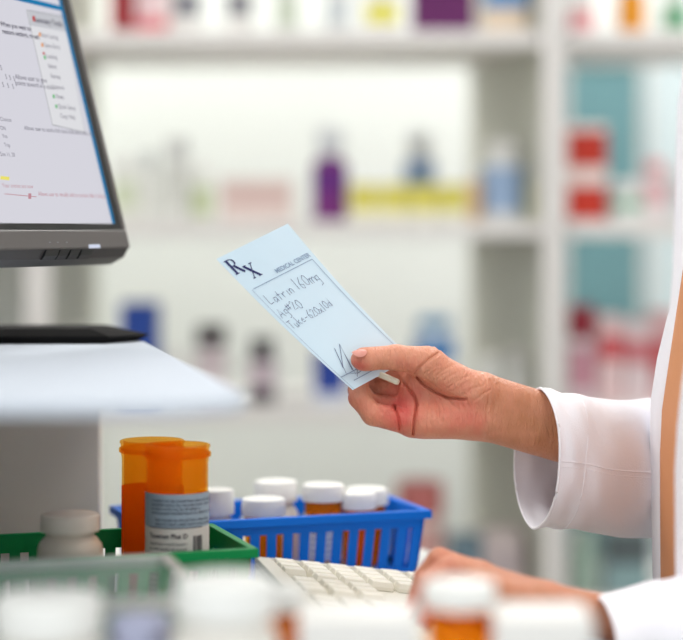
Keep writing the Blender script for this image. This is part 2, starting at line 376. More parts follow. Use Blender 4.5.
MB().loft([ring(base0,bz), ring(base_m,bz+.006), ring(base1,bz+.0125)]).build('stand_base', mat('base_dark', (22,21,21), .8, spec=.15), mo, off=ml, bevel=.001)

# ================================================================ BASKETS
def basket(name, FR, ang, L, D, H, m, label, cat, slots=True, taper=.006, lip=.004, nfront=13, mk=None):
    """FR: front right corner of the rim in plan. long side runs from FR to the left, away side = D"""
    rz = ang; ux = Vector((math.cos(ang), math.sin(ang), 0)); uy = Vector((-math.sin(ang), math.cos(ang), 0))
    loc = Vector((FR[0], FR[1], DESK+.0005))-ux*L/2+uy*D/2
    t = thing(name, loc, label, cat, None, rz)
    hx, hy = L/2-lip, D/2-lip; tk = .0022
    def pt(sx, sy, z, o=0): k = taper*(1-z/H); return ((hx-k+o)*sx, (hy-k+o)*sy, z)
    def wallseg(b, side, s0, s1, z0, z1):
        # side: 0 front(-y) 1 right 2 back 3 left ; s in -1..1
        def w(s, z, o):
            k = taper*(1-z/H); ax, ay = hx-k, hy-k
            if side == 0: return (s*ax, -(ay-o), z)
            if side == 2: return (s*ax, ay-o, z)
            if side == 1: return (ax-o, s*ay, z)
            return (-(ax-o), s*ay, z)
        b.hexa([w(s0,z0,0),w(s1,z0,0),w(s1,z0,tk),w(s0,z0,tk),w(s0,z1,0),w(s1,z1,0),w(s1,z1,tk),w(s0,z1,tk)])
    for side, nm in ((0,'front_wall'),(1,'end_wall'),(2,'back_wall'),(3,'end_wall')):
        b = MB(); n = nfront if side in (0,2) else max(3, int(nfront*D/L))
        if slots:
            za, zb = H*.14, H*.76
            wallseg(b, side, -1, 1, 0, za); wallseg(b, side, -1, 1, zb, H)
            p = 2/(n+.6)
            for k in range(n+1):
                c = -1+(k+.3)*p; hw = p*.27 if 0 < k < n else p*.3
                wallseg(b, side, max(-1,c-hw), min(1,c+hw), za, zb)
            # vertical ribs widening upward
        else: wallseg(b, side, -1, 1, 0, H)
        b.build(nm, m, t)
    # rim: outward lip ring
    b = MB(); o = lip
    outer = [(-hx-o,-hy-o),(hx+o,-hy-o),(hx+o,hy+o),(-hx-o,hy+o)]; inner = [(-hx+tk,-hy+tk),(hx-tk,-hy+tk),(hx-tk,hy-tk),(-hx+tk,hy-tk)]
    mid = [(-hx,-hy),(hx,-hy),(hx,hy),(-hx,hy)]
    for i in range(4):
        j = (i+1)%4
        b.hexa([(*outer[i],H-.0015),(*outer[j],H-.0015),(*inner[j],H-.0015),(*inner[i],H-.0015),(*outer[i],H+.001),(*outer[j],H+.001),(*inner[j],H+.001),(*inner[i],H+.001)])
        o2 = [(x*(1-.0015/abs(x)), y*(1-.0015/abs(y))) for x, y in outer]
        b.hexa([(*outer[i],H-.006),(*outer[j],H-.006),(*o2[j],H-.006),(*o2[i],H-.006),(*outer[i],H-.0015),(*outer[j],H-.0015),(*o2[j],H-.0015),(*o2[i],H-.0015)])
    b.build('rim', mk or m, t, bevel=.0007)
    k = taper; MB().box(-hx+k, hx-k, -hy+k, hy-k, 0, .002).build('bottom', m, t)
    return t
def plastic(name, rgb, tr=.15):
    return mat(name, rgb, .4, noise=.03, spec=.25)
M_blue = plastic('blue_plastic', (0,114,226)); M_green = plastic('green_plastic', (0,140,74))
BH = EYE-.2316-DESK
basket('storage_basket', (.0747,1.609), math.radians(19.5), .245, .115, BH-.001, M_blue, 'blue slotted plastic basket holding white-capped vials behind the keyboard', 'basket', nfront=16)
basket('storage_basket', (-.060,1.415), math.radians(18.6), .30, .129, BH-.001, M_green, 'green slotted plastic basket holding the two open amber vials', 'basket', nfront=19)
M_clear = frosted('clear_plastic', (226,230,226), .26)
tr = basket('storage_tray', (-.076,1.150), math.radians(14.4), .36, .155, .070, M_clear, 'clear frosted plastic tray in front of the green basket', 'tray', slots=False, taper=.010, lip=.006, mk=frosted('clear_rim', (236,238,234), .6))

# ================================================================ BOTTLES
M_amber = amber_mat(); M_ring = mat('amber_ring', (226,112,14), .25)
M_cap = mat('white_cap', (236,236,232), .45); M_hdpe = mat('white_bottle', (228,224,216), .4)
M_lab = mat('label_paper', (226,226,224), .6); M_lab2 = mat('label_blue_grey', (150,166,182), .6)
M_ink = mat('label_ink', (52,48,62), .6)
def arc_patch(b, r, a0, a1, z0, z1, n=24, th_=.0003):
    rings = []
    for i in range(n+1):
        a = a0+(a1-a0)*i/n; c, s = math.cos(a), math.sin(a)
        rings.append([(r*c,r*s,z0),((r+th_)*c,(r+th_)*s,z0),((r+th_)*c,(r+th_)*s,z1),(r*c,r*s,z1)])
    b.loft(rings)
def cyl_text(b, s, size, r, ac, x0, z, bold=0):
    vs, fs = text2d(s, size, bold); b.add([(r*math.cos(ac+(x0+x)/r), r*math.sin(ac+(x0+x)/r), z+y) for x, y in vs], fs)
WORDS = 'take one tablet by mouth every four hours as needed for relief keep out of reach of children store in a cool dry place do not exceed the stated dose read all leaflets'.split()
def lorem(n):
    return ' '.join(random.choice(WORDS) for _ in range(n))
def vial(loc, r, h, label, cap=True, lab=None, group=None, name='pill_vial', rz=0, cat='pill bottle', capr=None):
    t = thing(name, loc, label, cat, group, rz)
    w = .0014; ri = r-.0006
    if cap: prof = [(0,0),(ri,0),(ri,h-.004),(ri-.001,h),(ri-.001-w,h),(ri-w,h-.004),(ri-w,w),(0,w)]
    else: prof = [(0,0),(ri-.0012,0),(ri-.0004,.002),(ri-.0004,h-.0135),(r-.0004,h-.0100),(r-.0002,h-.0092),(r-.0002,h-.0026),(r+.0006,h-.0020),(r+.0006,h-.0006),(r-.0006,h),(r-.0022,h),(r-.0024,h-.010),(ri-.002,h-.014),(ri-.002,w),(0,w)]
    MB().lathe(prof, 56).build('vial_body', M_amber, t, smooth=True)
    if not cap:
        MB().lathe([(r+.0002,h-.0092),(r+.0011,h-.0088),(r+.0013,h-.0072),(r+.0011,h-.0058),(r+.0002,h-.0054),(r+.0002,h-.0092)], 56).build('locking_ring', M_amber, t, smooth=True)
    if cap:
        cr = capr or r*1.1; ch = .0125; pf = [(0,h+.0012),(cr-.0024,h+.0012),(cr-.0006,h+.0004),(cr,h-.0018),(cr,h-ch),(cr-.0012,h-ch),(cr-.0012,h-.002),(0,h-.001)]
        c = MB(); n = 72; c.lathe(pf, 56); cp = c.build('cap', M_cap, t, smooth=True)
        g = MB()
        for k in range(48):
            a = 2*math.pi*k/48; g.add([((cr+q)*math.cos(a+e), (cr+q)*math.sin(a+e), z) for z in (h-ch+.001, h-.0045) for q, e in ((-.0005,-.018),(.0004,-.006),(.0004,.006),(-.0005,.018))], [(0,1,5,4),(1,2,6,5),(2,3,7,6),(3,2,1,0),(4,5,6,7)])
        g.build('cap_ridges', M_cap, cp)
    return t
def pill_bottle(loc, r, h, label, group=None, capcol=None, rz=0, labcol=None, cr=None, ch=.02, name='pill_bottle', body=None, cat='pill bottle', text=None, frac=(.1,.72)):
    t = thing(name, loc, label, cat, group, rz); cr = cr or r*.9; bh = h-ch
    body = body or M_hdpe
    prof = [(0,0),(r-.002,0),(r,.002),(r,bh-.014),(r-.0008,bh-.010),(r-.0035,bh-.006),(cr-.003,bh-.0045),(cr-.0038,bh-.0035),(cr-.0038,bh+.004),(0,bh+.004)]
    MB().lathe(prof, 44).build('bottle_body', body, t, smooth=True)
    MB().lathe([(0,bh),(cr,bh),(cr,h-.0018),(cr-.0008,h-.0005),(cr-.0025,h),(0,h)], 44).build('cap', capcol or M_cap, t, smooth=True)
    if labcol is not None:
        b = MB(); z0, z1 = h*frac[0], min(h*frac[1], bh-.015); arc_patch(b, r+.00005, math.radians(-175), math.radians(-5), z0, z1)
        lb = b.build('bottle_label', labcol, t, smooth=True)
        if text:
            b = MB(); cyl_text(b, text, (z1-z0)*.3, r+.0006, math.radians(-90), -len(text)*(z1-z0)*.08, (z0+z1)/2, .01); b.build('label_print', M_ink, lb)
    return t
zb = DESK+.0027
# the two tall open amber vials
v1h = EYE-.1580-zb
v1 = vial(Vector((-.1212,1.440,zb)), .0237, v1h, 'open amber vial with the blue and white printed label, in front', cap=False)
b = MB(); arc_patch(b, .0235, math.radians(-178), math.radians(-6), .006, .0676, 40); la_ = b.build('white_label', mat('label_ivory', (212,205,200), .6), v1, smooth=True)
z_mid = .0676; z_top = .0920
b = MB(); arc_patch(b, .0235, math.radians(-178), math.radians(-6), z_mid, z_top, 40); lb_ = b.build('blue_label', M_lab2, v1, smooth=True); lb_['label'] = 'blue-grey upper label band'
b = MB(); rr = .0242; ac = math.radians(-90)
for k in range(6): cyl_text(b, lorem(9)[:44], .0030, rr, ac, -.0195+(0 if k < 4 else .004), z_top-.0055-k*.0030-(.002 if k > 3 else 0), .004)
b.build('label_print', M_ink, lb_)
b = MB(); cyl_text(b, 'Taxemax Plus D', .0047, rr, ac, -.0215, z_mid-.0075, .02)
for k in range(13): cyl_text(b, lorem(6)[:26], .0028, rr, ac, -.0215, z_mid-.0125-k*.0038, .006)
x = .0145; 
while x < .0225:
    wv = random.choice((.0004,.0007,.0011)); vs, fs = stroke2d([(x,.012),(x,z_mid-.006)], wv); b.add([(rr*math.cos(ac+p/rr), rr*math.sin(ac+p/rr), q) for p, q in vs], fs); x += wv+random.choice((.0004,.0007))
vs, fs = stroke2d([(-.021,z_mid+.0004),(.022,z_mid+.0004)], .0006); 
for k in range(40):
    p0 = -.0225+k*.00112; vs, fs = stroke2d([(p0,z_mid),(p0+.00115,z_mid)], .0006); b.add([(rr*math.cos(ac+p/rr), rr*math.sin(ac+p/rr), q) for p, q in vs], fs)
b.build('label_print', M_ink, la_)
v2 = vial(Vector((-.1440,1.4833,zb)), .0240, EYE-.1595-zb, 'open amber vial behind, its label turned away', cap=False)
b = MB(); arc_patch(b, .02395, math.radians(10), math.radians(170), .012, .0895, 36); pass
b.build('blank_label', mat('label_back', (214,120,60), .6), v2, smooth=True)
# white bottle in the green basket
pill_bottle(Vector((-.1965,1.412,zb)), .0236, EYE-.205-zb, 'small round-shouldered white bottle in the green basket', cr=.0213, ch=.0125, body=mat('ivory_bottle', (214,200,186), .38), capcol=mat('ivory_cap', (214,202,190), .42))
# blue basket
pill_bottle(Vector((-.103,1.600,zb)), .0165, EYE-.2125-zb, 'white bottle in the blue basket just right of the amber vials', cr=.0150)
pill_bottle(Vector((-.0558,1.655,zb)), .0195, EYE-.2125-zb, 'widest white bottle standing at the back of the blue basket', cr=.0182, ch=.017)
va = vial(Vector((-.0640,1.604,zb)), .0163, EYE-.2215-zb, 'short amber vial beside the widest white bottle in the blue basket')
vb = vial(Vector((-.0152,1.632,zb)), .0163, EYE-.2135-zb, 'tallest amber vial in the blue basket, white label with blue letters')
b = MB(); arc_patch(b, .0162, math.radians(-170), math.radians(-10), .01, .047); l3 = b.build('white_label', M_lab, vb, smooth=True)
b = MB(); cyl_text(b, 'Rx', .011, .0168, ac, -.0085, .038, .03)
for k in range(5): cyl_text(b, lorem(4)[:20], .0036, .0168, ac, -.011, .032-k*.005)
b.build('label_print', mat('blue_ink', (52,80,160), .6), l3)
vc = vial(Vector((.0140,1.633,zb)), .0135, EYE-.2205-zb, 'narrow amber vial in front at the right of the blue basket')
vd = vial(Vector((.0215,1.667,zb)), .0165, EYE-.2215-zb, 'amber vial in the far right corner of the blue basket')

# ================================================================ KEYBOARD
kL = Vector((.205,-.979,0)).normalized(); kS0 = Vector((-kL.y, kL.x, 0))
kO = Vector((-.068,1.540,EYE-.2550))     # far-left top edge (rear, raised)
kw, kl = .150, .44
slope = math.atan2(.0205, kw)
kS = kS0*math.cos(slope)-Vector((0,0,1))*math.sin(slope); kN = Vector((0,0,1))*math.cos(slope)+kS0*math.sin(slope)
kb = thing('keyboard', (kO.x+.09, kO.y-.2, DESK), 'cream white computer keyboard running towards the camera on the counter', 'keyboard')
kbl = kb.location
def K(s, l, z=0): return kO+kS*s+kL*l+kN*z
M_kb = mat('keyboard_case', (206,202,188), .5); M_key = mat('key_plastic', (222,218,204), .45, noise=.02)
lo_ = lambda s, l: (K(s,l).x, K(s,l).y, DESK+.0008)
MB().hexa([lo_(0,0),lo_(kw,0),lo_(kw,kl),lo_(0,kl),K(0,0,-.007),K(kw,0,-.007),K(kw,kl,-.007),K(0,kl,-.007)]).build('case', M_kb, kb, off=kbl, bevel=.003)
b = MB()
for (s0,s1,l0,l1) in ((0,.012,0,kl),(kw-.012,kw,0,kl),(.012,kw-.012,0,.008),(.012,kw-.012,kl-.008,kl)):
    b.hexa([K(s0,l0,-.0072),K(s1,l0,-.0072),K(s1,l1,-.0072),K(s0,l1,-.0072),K(s0,l0,-.0025),K(s1,l0,-.0025),K(s1,l1,-.0025),K(s0,l1,-.0025)])
b.build('case_rim', M_kb, kb, off=kbl, bevel=.001)
R3 = Matrix((kS, -kL, kN)).transposed().to_4x4()
_km = {}
def key(s, l, sw, lw):
    k = (round(sw,4), round(lw,4))
    loc = K(s, l, -.007)
    if k not in _km:
        b = MB(); a, c = sw/2-.0006, lw/2-.0006; t = .0022
        b.loft([[(-a,-c,0),(a,-c,0),(a,c,0),(-a,c,0)], [(-a+.0004,-c+.0004,.003),(a-.0004,-c+.0004,.003),(a-.0004,c-.0004,.003),(-a+.0004,c-.0004,.003)], [(-a+t*.7,-c+t,.0068),(a-t*.7,-c+t,.0068),(a-t*.7,c-t,.0068),(-a+t*.7,c-t,.0068)]])
        o = b.build('key', M_key, kb, bevel=.0008); _km[k] = o
    else:
        o = _km[k].copy(); C.objects.link(o); o.parent = kb
    o.matrix_local = Matrix.Translation(loc-kbl) @ R3
    return o
row = [.021+.0215*i for i in range(6)]; pt_ = .0187
for r in range(6):
    for c in range(4):          # number pad at the far end
        if r == 0 and c > 2: continue
        key(row[r], .018+c*pt_, .0195, pt_)
for r in range(6):
    if r == 3: continue
    for c in range(3):
        if r == 4 and c != 1: continue
        key(row[r], .1+c*pt_, .0195, pt_)
n_main = [12, 12, 12, 11, 10, 0]
for r in range(5):
    l = .164
    widths = [pt_]*n_main[r]
    if r: widths = [pt_*(1.9 if r == 1 else 1.5 if r == 2 else 2.0 if r == 3 else 2.4)] + widths[:-1]
    for wv in widths:
        key(row[r], l+wv/2, .0195, wv); l += wv
l = .164
for wv in (.026,.026,.12,.026,.026): key(row[5], l+wv/2, .0195, wv); l += wv

# ================================================================ FOREGROUND ROW
zc = DESK+.0008
def dloc(px, d): return Vector(((px-341.5)/F*d, d, zc))
pill_bottle(dloc(48,1.06), .0315, EYE-.199-DESK, 'big white bottle nearest the camera, below the tray at far left', cr=.029)
pill_bottle(dloc(225,1.04), .0285, EYE-.186-DESK, 'large white bottle nearest the camera, between tray and keyboard', cr=.0265)
pill_bottle(dloc(140,1.08), .0185, EYE-.215-DESK, 'white bottle with a violet-blue label below the clear tray', cr=.017, capcol=mat('lavender_cap', (172,176,202), .5), labcol=mat('violet_label', (104,110,160), .6), frac=(.05,.9))
vial(Vector((dloc(281,1.105).x,1.105,zc)), .0125, EYE-.2035-DESK, 'slim amber vial behind the large white foreground bottle', capr=.0135)
vial(dloc(459,1.07), .0178, EYE-.1945-DESK, 'amber vial with a white cap before the typing hand', capr=.0200)
def box_thing(name, cx, y0, w, dp, h, m, label, cat='box', rz=0, zz=None, group=None, bands=(), zoff=0):
    t = thing(name, Vector((cx,y0+dp/2,zz if zz is not None else zc)), label, cat, group, rz)
    MB().box(-w/2,w/2,-dp/2,dp/2,0,h).build('carton', m, t, bevel=.0008)
    for (x0,x1,z0,z1,mm) in bands:
        MB().box(-w/2+x0*w,-w/2+x1*w,-dp/2-.0004,-dp/2+.001,z0*h,z1*h).build('printed_panel', mm, t)
    return t
M_wbox = mat('white_carton', (232,230,226), .55)
box_thing('medicine_carton', dloc(358,1.06).x, 1.04, .064, .05, EYE-.2085-DESK, M_wbox, 'white carton between the foreground bottle and the amber vial')
box_thing('medicine_carton', dloc(541,1.05).x, 1.03, .052, .05, EYE-.2065-DESK, M_wbox, 'white carton right of the capped amber vial by the forearm')

# ================================================================ PRESCRIPTION NOTE
cA, cB, cC, cD = P(216.5,259,1.455), P(287.8,223.6,1.495), P(411,358.5,1.515), P(352.8,390,1.482)
def S(u, v, lift=0):
    a = cA.lerp(cB, u); b = cD.lerp(cC, u); p = a.lerp(b, v)
    nn = ((cB-cA).cross(cD-cA)).normalized()
    if nn.y > 0: nn = -nn
    return p+nn*(lift - .0035*math.sin(math.pi*v)*(1) + .0015*math.sin(math.pi*u)*(1-v))
b = MB(); nu, nv = 12, 24
top = [[S(i/nu, j/nv, 0) for i in range(nu+1)] for j in range(nv+1)]; bot = [[S(i/nu, j/nv, -.0003) for i in range(nu+1)] for j in range(nv+1)]
vs = [p for r in top for p in r]+[p for r in bot for p in r]; N1 = (nu+1)*(nv+1); fs = []
for j in range(nv):
    for i_ in range(nu):
        a = j*(nu+1)+i_; q = (a,a+1,a+nu+2,a+nu+1); fs.append(q); fs.append(tuple(N1+k for k in q[::-1]))
bd = [i_ for i_ in range(nu+1)]+[j*(nu+1)+nu for j in range(1,nv+1)]+[nv*(nu+1)+i_ for i_ in range(nu-1,-1,-1)]+[j*(nu+1) for j in range(nv-1,0,-1)]
for k in range(len(bd)):
    a, c = bd[k], bd[(k+1)%len(bd)]; fs.append((a,c,N1+c,N1+a))
b.add(vs, fs)
rx = thing('prescription_note', cD, 'pale blue prescription slip with handwriting, pinched in the raised hand', 'paper')
paper = b.build('paper_sheet', mat('note_paper', (206,229,242), .55, noise=.015), rx, off=cD, smooth=True)
PW, PL = .088, .142
def pmap(bld, vs, fs, u0, v0, lift=.0004, rot=0, fine=False):
    c, s = math.cos(rot), math.sin(rot)
    bld.add([S(u0+(x*c-y*s)/PW, v0-(x*s+y*c)/PL, lift) for x, y in vs], fs)
def pline(bld, u0, v0, u1, v1, w, n=12):
    pts = [((u0+(u1-u0)*k/n)*PW, -(v0+(v1-v0)*k/n)*PL) for k in range(n+1)]; vs, fs = stroke2d(pts, w); pmap(bld, vs, fs, 0, 0)
b = MB(); pline(b, .07,.24,.935,.24,.0006); pline(b, .935,.24,.96,1,.0006,20); pline(b, .05,.24,.02,1,.0004,20)
pline(b, .02,.905,.86,.91,.0007); pline(b, .12,.955,.98,.955,.0007)
vs, fs = text2d('MEDICAL CENTER', .0055, .015); pmap(b, vs, fs, .44, .222)
b.build('printed_form', mat('form_ink', (138,160,186), .6), paper, off=cD, fix=False)
# faint ruled pattern stays on the sheet
b = MB()
def g(bld, strokes, u0, v0, sc, sx=1, w=.001):
    for st in strokes:
        ws = [w]*len(st) if not isinstance(w, list) else w
        vs, fs = stroke2d([(x*sc*sx, y*sc) for x, y in st], w); pmap(bld, vs, fs, u0, v0)
# big R and X
g(b, [[(.18,0),(.18,1)]], .035, .125, .0130, .98, .0024); 
g(b, [[(.18,1),(.42,1.0),(.6,.92),(.66,.78),(.6,.62),(.42,.53),(.18,.53)],[(0,1),(.35,1)],[(0,0),(.36,0)]], .035, .125, .0130, .98, .0008)
g(b, [[(.6,.92),(.66,.78),(.6,.62)]], .035, .125, .0130, .98, .0016)
g(b, [[(.4,.53),(.80,-.08)]], .035, .125, .0130, .98, .0024)
g(b, [[(0,1),(.8,0)]], .175, .188, .0120, .85, .0024)
g(b, [[(.78,1),(.05,0)],[(-.1,1),(.25,1)],[(.6,1),(.95,1)],[(-.08,0),(.22,0)],[(.6,0),(.98,0)]], .175, .188, .0120, .85, .0008)
b.build('rx_symbol', mat('navy_ink', (34,38,98), .6), paper, off=cD, fix=False)
GL = {'L':[[(.1,1),(.05,.1),(.1,0),(.5,.05)]],'a':[[(.5,.5),(.2,.5),(.1,.2),(.25,0),(.5,.3),(.5,.5),(.5,0)]],'t':[[(.3,.9),(.25,0)],[(.1,.55),(.5,.55)]],'r':[[(.1,.5),(.15,0)],[(.15,.3),(.35,.5),(.5,.45)]],
 'i':[[(.2,.5),(.2,0)]],'n':[[(.1,.5),(.1,0)],[(.1,.3),(.3,.5),(.45,.4),(.45,0)]],'1':[[(.2,1),(.15,0)]],'6':[[(.5,1),(.15,.5),(.15,.1),(.4,0),(.5,.3),(.2,.45)]],'0':[[(.35,.9),(.1,.6),(.15,.1),(.4,0),(.6,.4),(.5,.8),(.35,.9)]],
 'm':[[(.1,.5),(.1,0)],[(.1,.35),(.25,.5),(.35,.4),(.35,0)],[(.35,.35),(.5,.5),(.7,.4),(.75,0)]],'g':[[(.5,.5),(.2,.45),(.15,.15),(.5,.1),(.5,.5),(.5,-.3),(.2,-.4)]],'A':[[(0,0),(.3,.9),(.55,0)],[(.1,.3),(.5,.35)]],
 '#':[[(.2,.9),(.15,.3)],[(.45,.9),(.4,.3)],[(.05,.7),(.6,.75)],[(.05,.45),(.55,.5)]],'2':[[(.1,.7),(.3,.9),(.5,.7),(.1,0),(.6,.05)]],'T':[[(0,.9),(.6,.95)],[(.3,.9),(.25,0)]],'u':[[(.1,.5),(.15,0),(.4,.1),(.45,.5),(.45,0)]],
 'k':[[(.1,1),(.1,0)],[(.45,.5),(.12,.25),(.5,0)]],'e':[[(.1,.25),(.45,.3),(.35,.5),(.1,.3),(.2,0),(.5,.05)]],'-':[[(.05,.35),(.45,.38)]],'.':[[(.2,.05),(.25,0)]],'x':[[(.05,.5),(.45,0)],[(.45,.5),(.05,0)]],'d':[[(.5,.4),(.2,.45),(.1,.1),(.4,0),(.5,1),(.5,0)]],' ':[]}
b = MB()
def write(txt, u, v, sc, dv=0, w=.00050):
    for ch in txt:
        g(b, GL[ch], u, v+random.uniform(-.006,.006), sc, 1.0, w); u += (.62 if ch not in '1i. ' else .4)*sc/PW; v += dv
write('Latrin', .09,.365,.0092,-.001); write('160mg', .50,.362,.0105)
write('Ag#20', .07,.455,.0092)
write('Tuke-620x10d', .06,.54,.0080,-.001)
zz_ = [(.277,.744),(.20,.82),(.15,.864),(.374,.736),(.28,.84),(.22,.90),(.32,.80),(.24,.89),(.199,.946),(.30,.90),(.34,.93),(.5,.90)]
b.build('handwriting', mat('pen_ink', (104,116,148), .6), paper, off=cD, fix=False); b = MB()
vs, fs = stroke2d([(u*PW, -v*PL) for u, v in zz_], .0006); pmap(b, vs, fs, 0, 0)
vs, fs = stroke2d([(u*PW, -v*PL) for u, v in [(.277,.744),(.12,.90),(.25,.93),(.4,.92)]], .0005); pmap(b, vs, fs, 0, 0)
b.build('signature', mat('pen_ink', (104,116,148), .6), paper, off=cD, fix=False)
# small white stick behind the slip
a_, c_ = P(372,371,1.503), P(398.5,382.5,1.492)
t = MB().tube([a_, a_.lerp(c_,.93), c_], [.0024,.0024,.0019], 10).build('paper_stick', mat('stick_white', (232,228,206), .5), None, off=a_, smooth=True)
tag(t, 'short white stick end held behind the prescription slip', 'stick')

# ================================================================ PERSON
TX, TY = -.017, -.10
person = thing('person', (.38,1.46,0), 'person in white lab coat holding up a slip and typing with the other hand', 'person')
ppl = person.location
mm = .001
def rhand(p):
    X = lambda px, py, w: P(px, py, 1.5+w*.00077)
    k = .00077
    d = rc(p, X(484,395,8), X(605,434,16), 21.5*k, 23*k)
    d = smin(d, rc(p, X(482,419,8), X(605,450,16), 20.5*k, 25*k), .012)
    # palm: metacarpals
    for a, b_, r0, r1 in (((480,392,8),(418,378,14),15,13.5),((482,402,10),(413,394,17),16,14),((482,412,8),(411,410,13),17,14),((480,420,4),(412,424,6),17,13.5)):
        d = smin(d, rc(p, X(*a), X(*b_), r0*k, r1*k), .009)
    d = smin(d, rc(p, X(474,392,-3), X(430,366,-4), 19*k, 16*k), .008)       # thenar
    d = smin(d, rc(p, X(468,420,-3), X(425,423,-3), 16*k, 13*k), .009)       # hypothenar
    d = smin(d, rc(p, X(428,362,-6), X(396,357.5,-17), 15.5*k, 12.2*k), .007)  # thumb proximal
    d = smin(d, rc(p, X(396,357.5,-17), X(364,358.5,-22), 12.4*k, 11*k), .003)
    d = smin(d, el(p, X(366,360,-22), (15*k,11.5*k,10.5*k)), .003)
    def finger(j, r, kk=.006):
        e = rc(p, X(*j[0]), X(*j[1]), r[0]*k, r[1]*k); e = smin(e, rc(p, X(*j[1]), X(*j[2]), r[1]*k*.97, r[2]*k), .0025)
        return smin(e, rc(p, X(*j[2]), X(*j[3]), r[2]*k*.98, r[3]*k), .002)
    fl = finger([(412,423,6),(373,414,2),(359,398,2),(359,380,8)], (13,11.5,10.5,8.5))
    fr_ = finger([(411,410,16),(371,405,22),(358,390,20),(362,372,12)], (13,11,10,9))
    fm = finger([(412,394,26),(372,388,46),(354,372,38),(362,362,16)], (13,11.5,10.5,9.5))
    fi = finger([(418,378,22),(378,366,42),(354,358,30),(368,354,10)], (13,12,11,9.5))
    f = np.minimum(np.minimum(fl, fr_), np.minimum(fm, fi)); f = smin(np.minimum(fl, fm), np.minimum(fr_, fi), .0012)
    d = smin(d, f, .003)
    front = p[1] < (1.5+16*k)
    def crease(pts, amp, wd):
        q = [(X(a,b_,0).x, X(a,b_,0).z) for a, b_ in pts]; e = seg2(p, q)
        return np.where(front, amp*np.exp(-(e/wd)**2), 0)
    for pts, am, wd in (([(414,371.5),(421,364),(428,358),(437,352.5)],.0018,.0010),([(400,380),(408,388),(415,397),(417,405),(414,418),(413,434)],.0030,.0009),([(417,377),(424,385),(435,392),(447,397),(464,398)],.0026,.0010),
        ([(394,406),(398,416),(399.5,429)],.0028,.0008),([(372,396),(378,404),(381,412)],.0010,.0008),([(388,350),(389,356),(388,362)],.0006,.0008),([(394,349),(395.5,356),(394,364)],.0006,.0008),([(402,350),(404,360)],.0004,.0008)): d = d+crease(pts, am, wd)
    rs = np.random.RandomState(3)
    for q in range(15):     # fine folds of the thenar pad and the wrist
        x0 = 424+q*3.4+rs.uniform(-3,3); y0 = 371+q*1.9+rs.uniform(-4,3); L = rs.uniform(10,20); d = d+crease([(x0,y0),(x0+L*.55,y0-L*.42),(x0+L,y0-L*.62)], rs.uniform(.0003,.0009), .0007)
    for q in range(7):
        x0 = 428+q*6.5+rs.uniform(-2,2); y0 = 400+rs.uniform(-3,3); d = d+crease([(x0,y0),(x0+3,y0+10),(x0+2,y0+22)], rs.uniform(.0003,.0006), .0008)
    for q in ([(483,375),(488,392),(485,410),(488,432)],[(490,380),(494,398),(492,420)],[(497,384),(500,400)],[(428,392),(436,404),(440,420)],[(446,397),(456,408)],[(440,353),(436,345)],[(433,350),(430,343)]):
        d = d+crease(q, .0007, .0009)
    # nail
    e = el(p, X(357.5,352.5,-30), (9.5*k, 6*k, 6.5*k)); d = d+.0004*np.exp(-(e/.0005)**2)*(e > -.002)
    return d
PX = lambda a: (a-341.5)/F*1.5
v, f = nets(rhand, (PX(338), 1.5-.040, P(0,475,1.5).z-.012), (PX(610), 1.5+.052, P(0,335,1.5).z), .00072)
v = smooth_mesh(v, f, 1)
k = .00077
def gauss(v, px, py, s, dd=1.5):
    c = P(px,py,dd); return np.exp(-((v[:,0]-c.x)**2+(v[:,2]-c.z)**2)/(s*k)**2)
fl_ = .34+.24*gauss(v,440,400,40)+.24*gauss(v,466,412,17)+.2*gauss(v,478,423,16)+.5*gauss(v,358,366,12)+.15*gauss(v,400,356,20)+.35*gauss(v,390,415,22)+.3*gauss(v,404,396,18)+.3*gauss(v,350,400,14)+.2*gauss(v,405,425,20)-.2*gauss(v,520,420,40)-.25*gauss(v,575,440,35)
hands = [(v, f, np.clip(fl_, 0, 1))]
# ---- typing hand
def lhand(p):
    k = .00069
    X = lambda px, py, w: P(px, py, 1.335+w*k)
    d = rc(p, X(548,600,4), X(640,624,2), 17*k, 22*k); d = smin(d, rc(p, X(548,607,28), X(640,630,30), 16*k, 20*k), .012)
    # back of the hand: four metacarpals, little finger nearest the camera
    kn = [(482,588,-22),(476,578,0),(474,573,22),(480,574,44)]
    for a, q in zip([(545,604,-4),(545,600,8),(545,599,18),(545,600,28)], kn): d = smin(d, rc(p, X(*a), X(*q), 15*k, 13*k), .008)
    d = smin(d, rc(p, X(540,612,8), X(490,600,10), 13*k, 13*k), .010)
    fs_ = [[(484,588,-22),(454,586,-28),(432,604,-30),(424,625,-31)],[(476,578,0),(456,568,-4),(426,582,-7),(409,613,-8)],[(474,573,22),(446,568,22),(424,584,20),(414,608,18)],[(480,574,44),(439,559,46),(424,577,50),(416,600,50)]]
    rr_ = [(12,10.5,9,7.5),(13,11.5,10,8.5),(13,11.5,10,8.5),(13,11.5,10,8.5)]
    ff = None
    for j, r in zip(fs_, rr_):
        e = rc(p, X(*j[0]), X(*j[1]), r[0]*k, r[1]*k); e = smin(e, rc(p, X(*j[1]), X(*j[2]), r[1]*k, r[2]*k), .002); e = smin(e, rc(p, X(*j[2]), X(*j[3]), r[2]*k, r[3]*k), .002)
        ff = e if ff is None else smin(ff, e, .0015)
    d = smin(d, ff, .005)
    t = rc(p, X(530,606,36), X(492,600,58), 15*k, 12*k); t = smin(t, rc(p, X(492,600,58), X(462,600,66), 12*k, 9*k), .002)
    return smin(d, t, .007)
lo3 = P(395,660,1.30); hi3 = P(640,540,1.335)
v, f = nets(lhand, (lo3.x-.004, 1.335-.052, EYE-.31), (hi3.x, 1.335+.062, EYE-.205), .0012)
v = smooth_mesh(v, f, 1)
c_t = P(412,606,1.34)
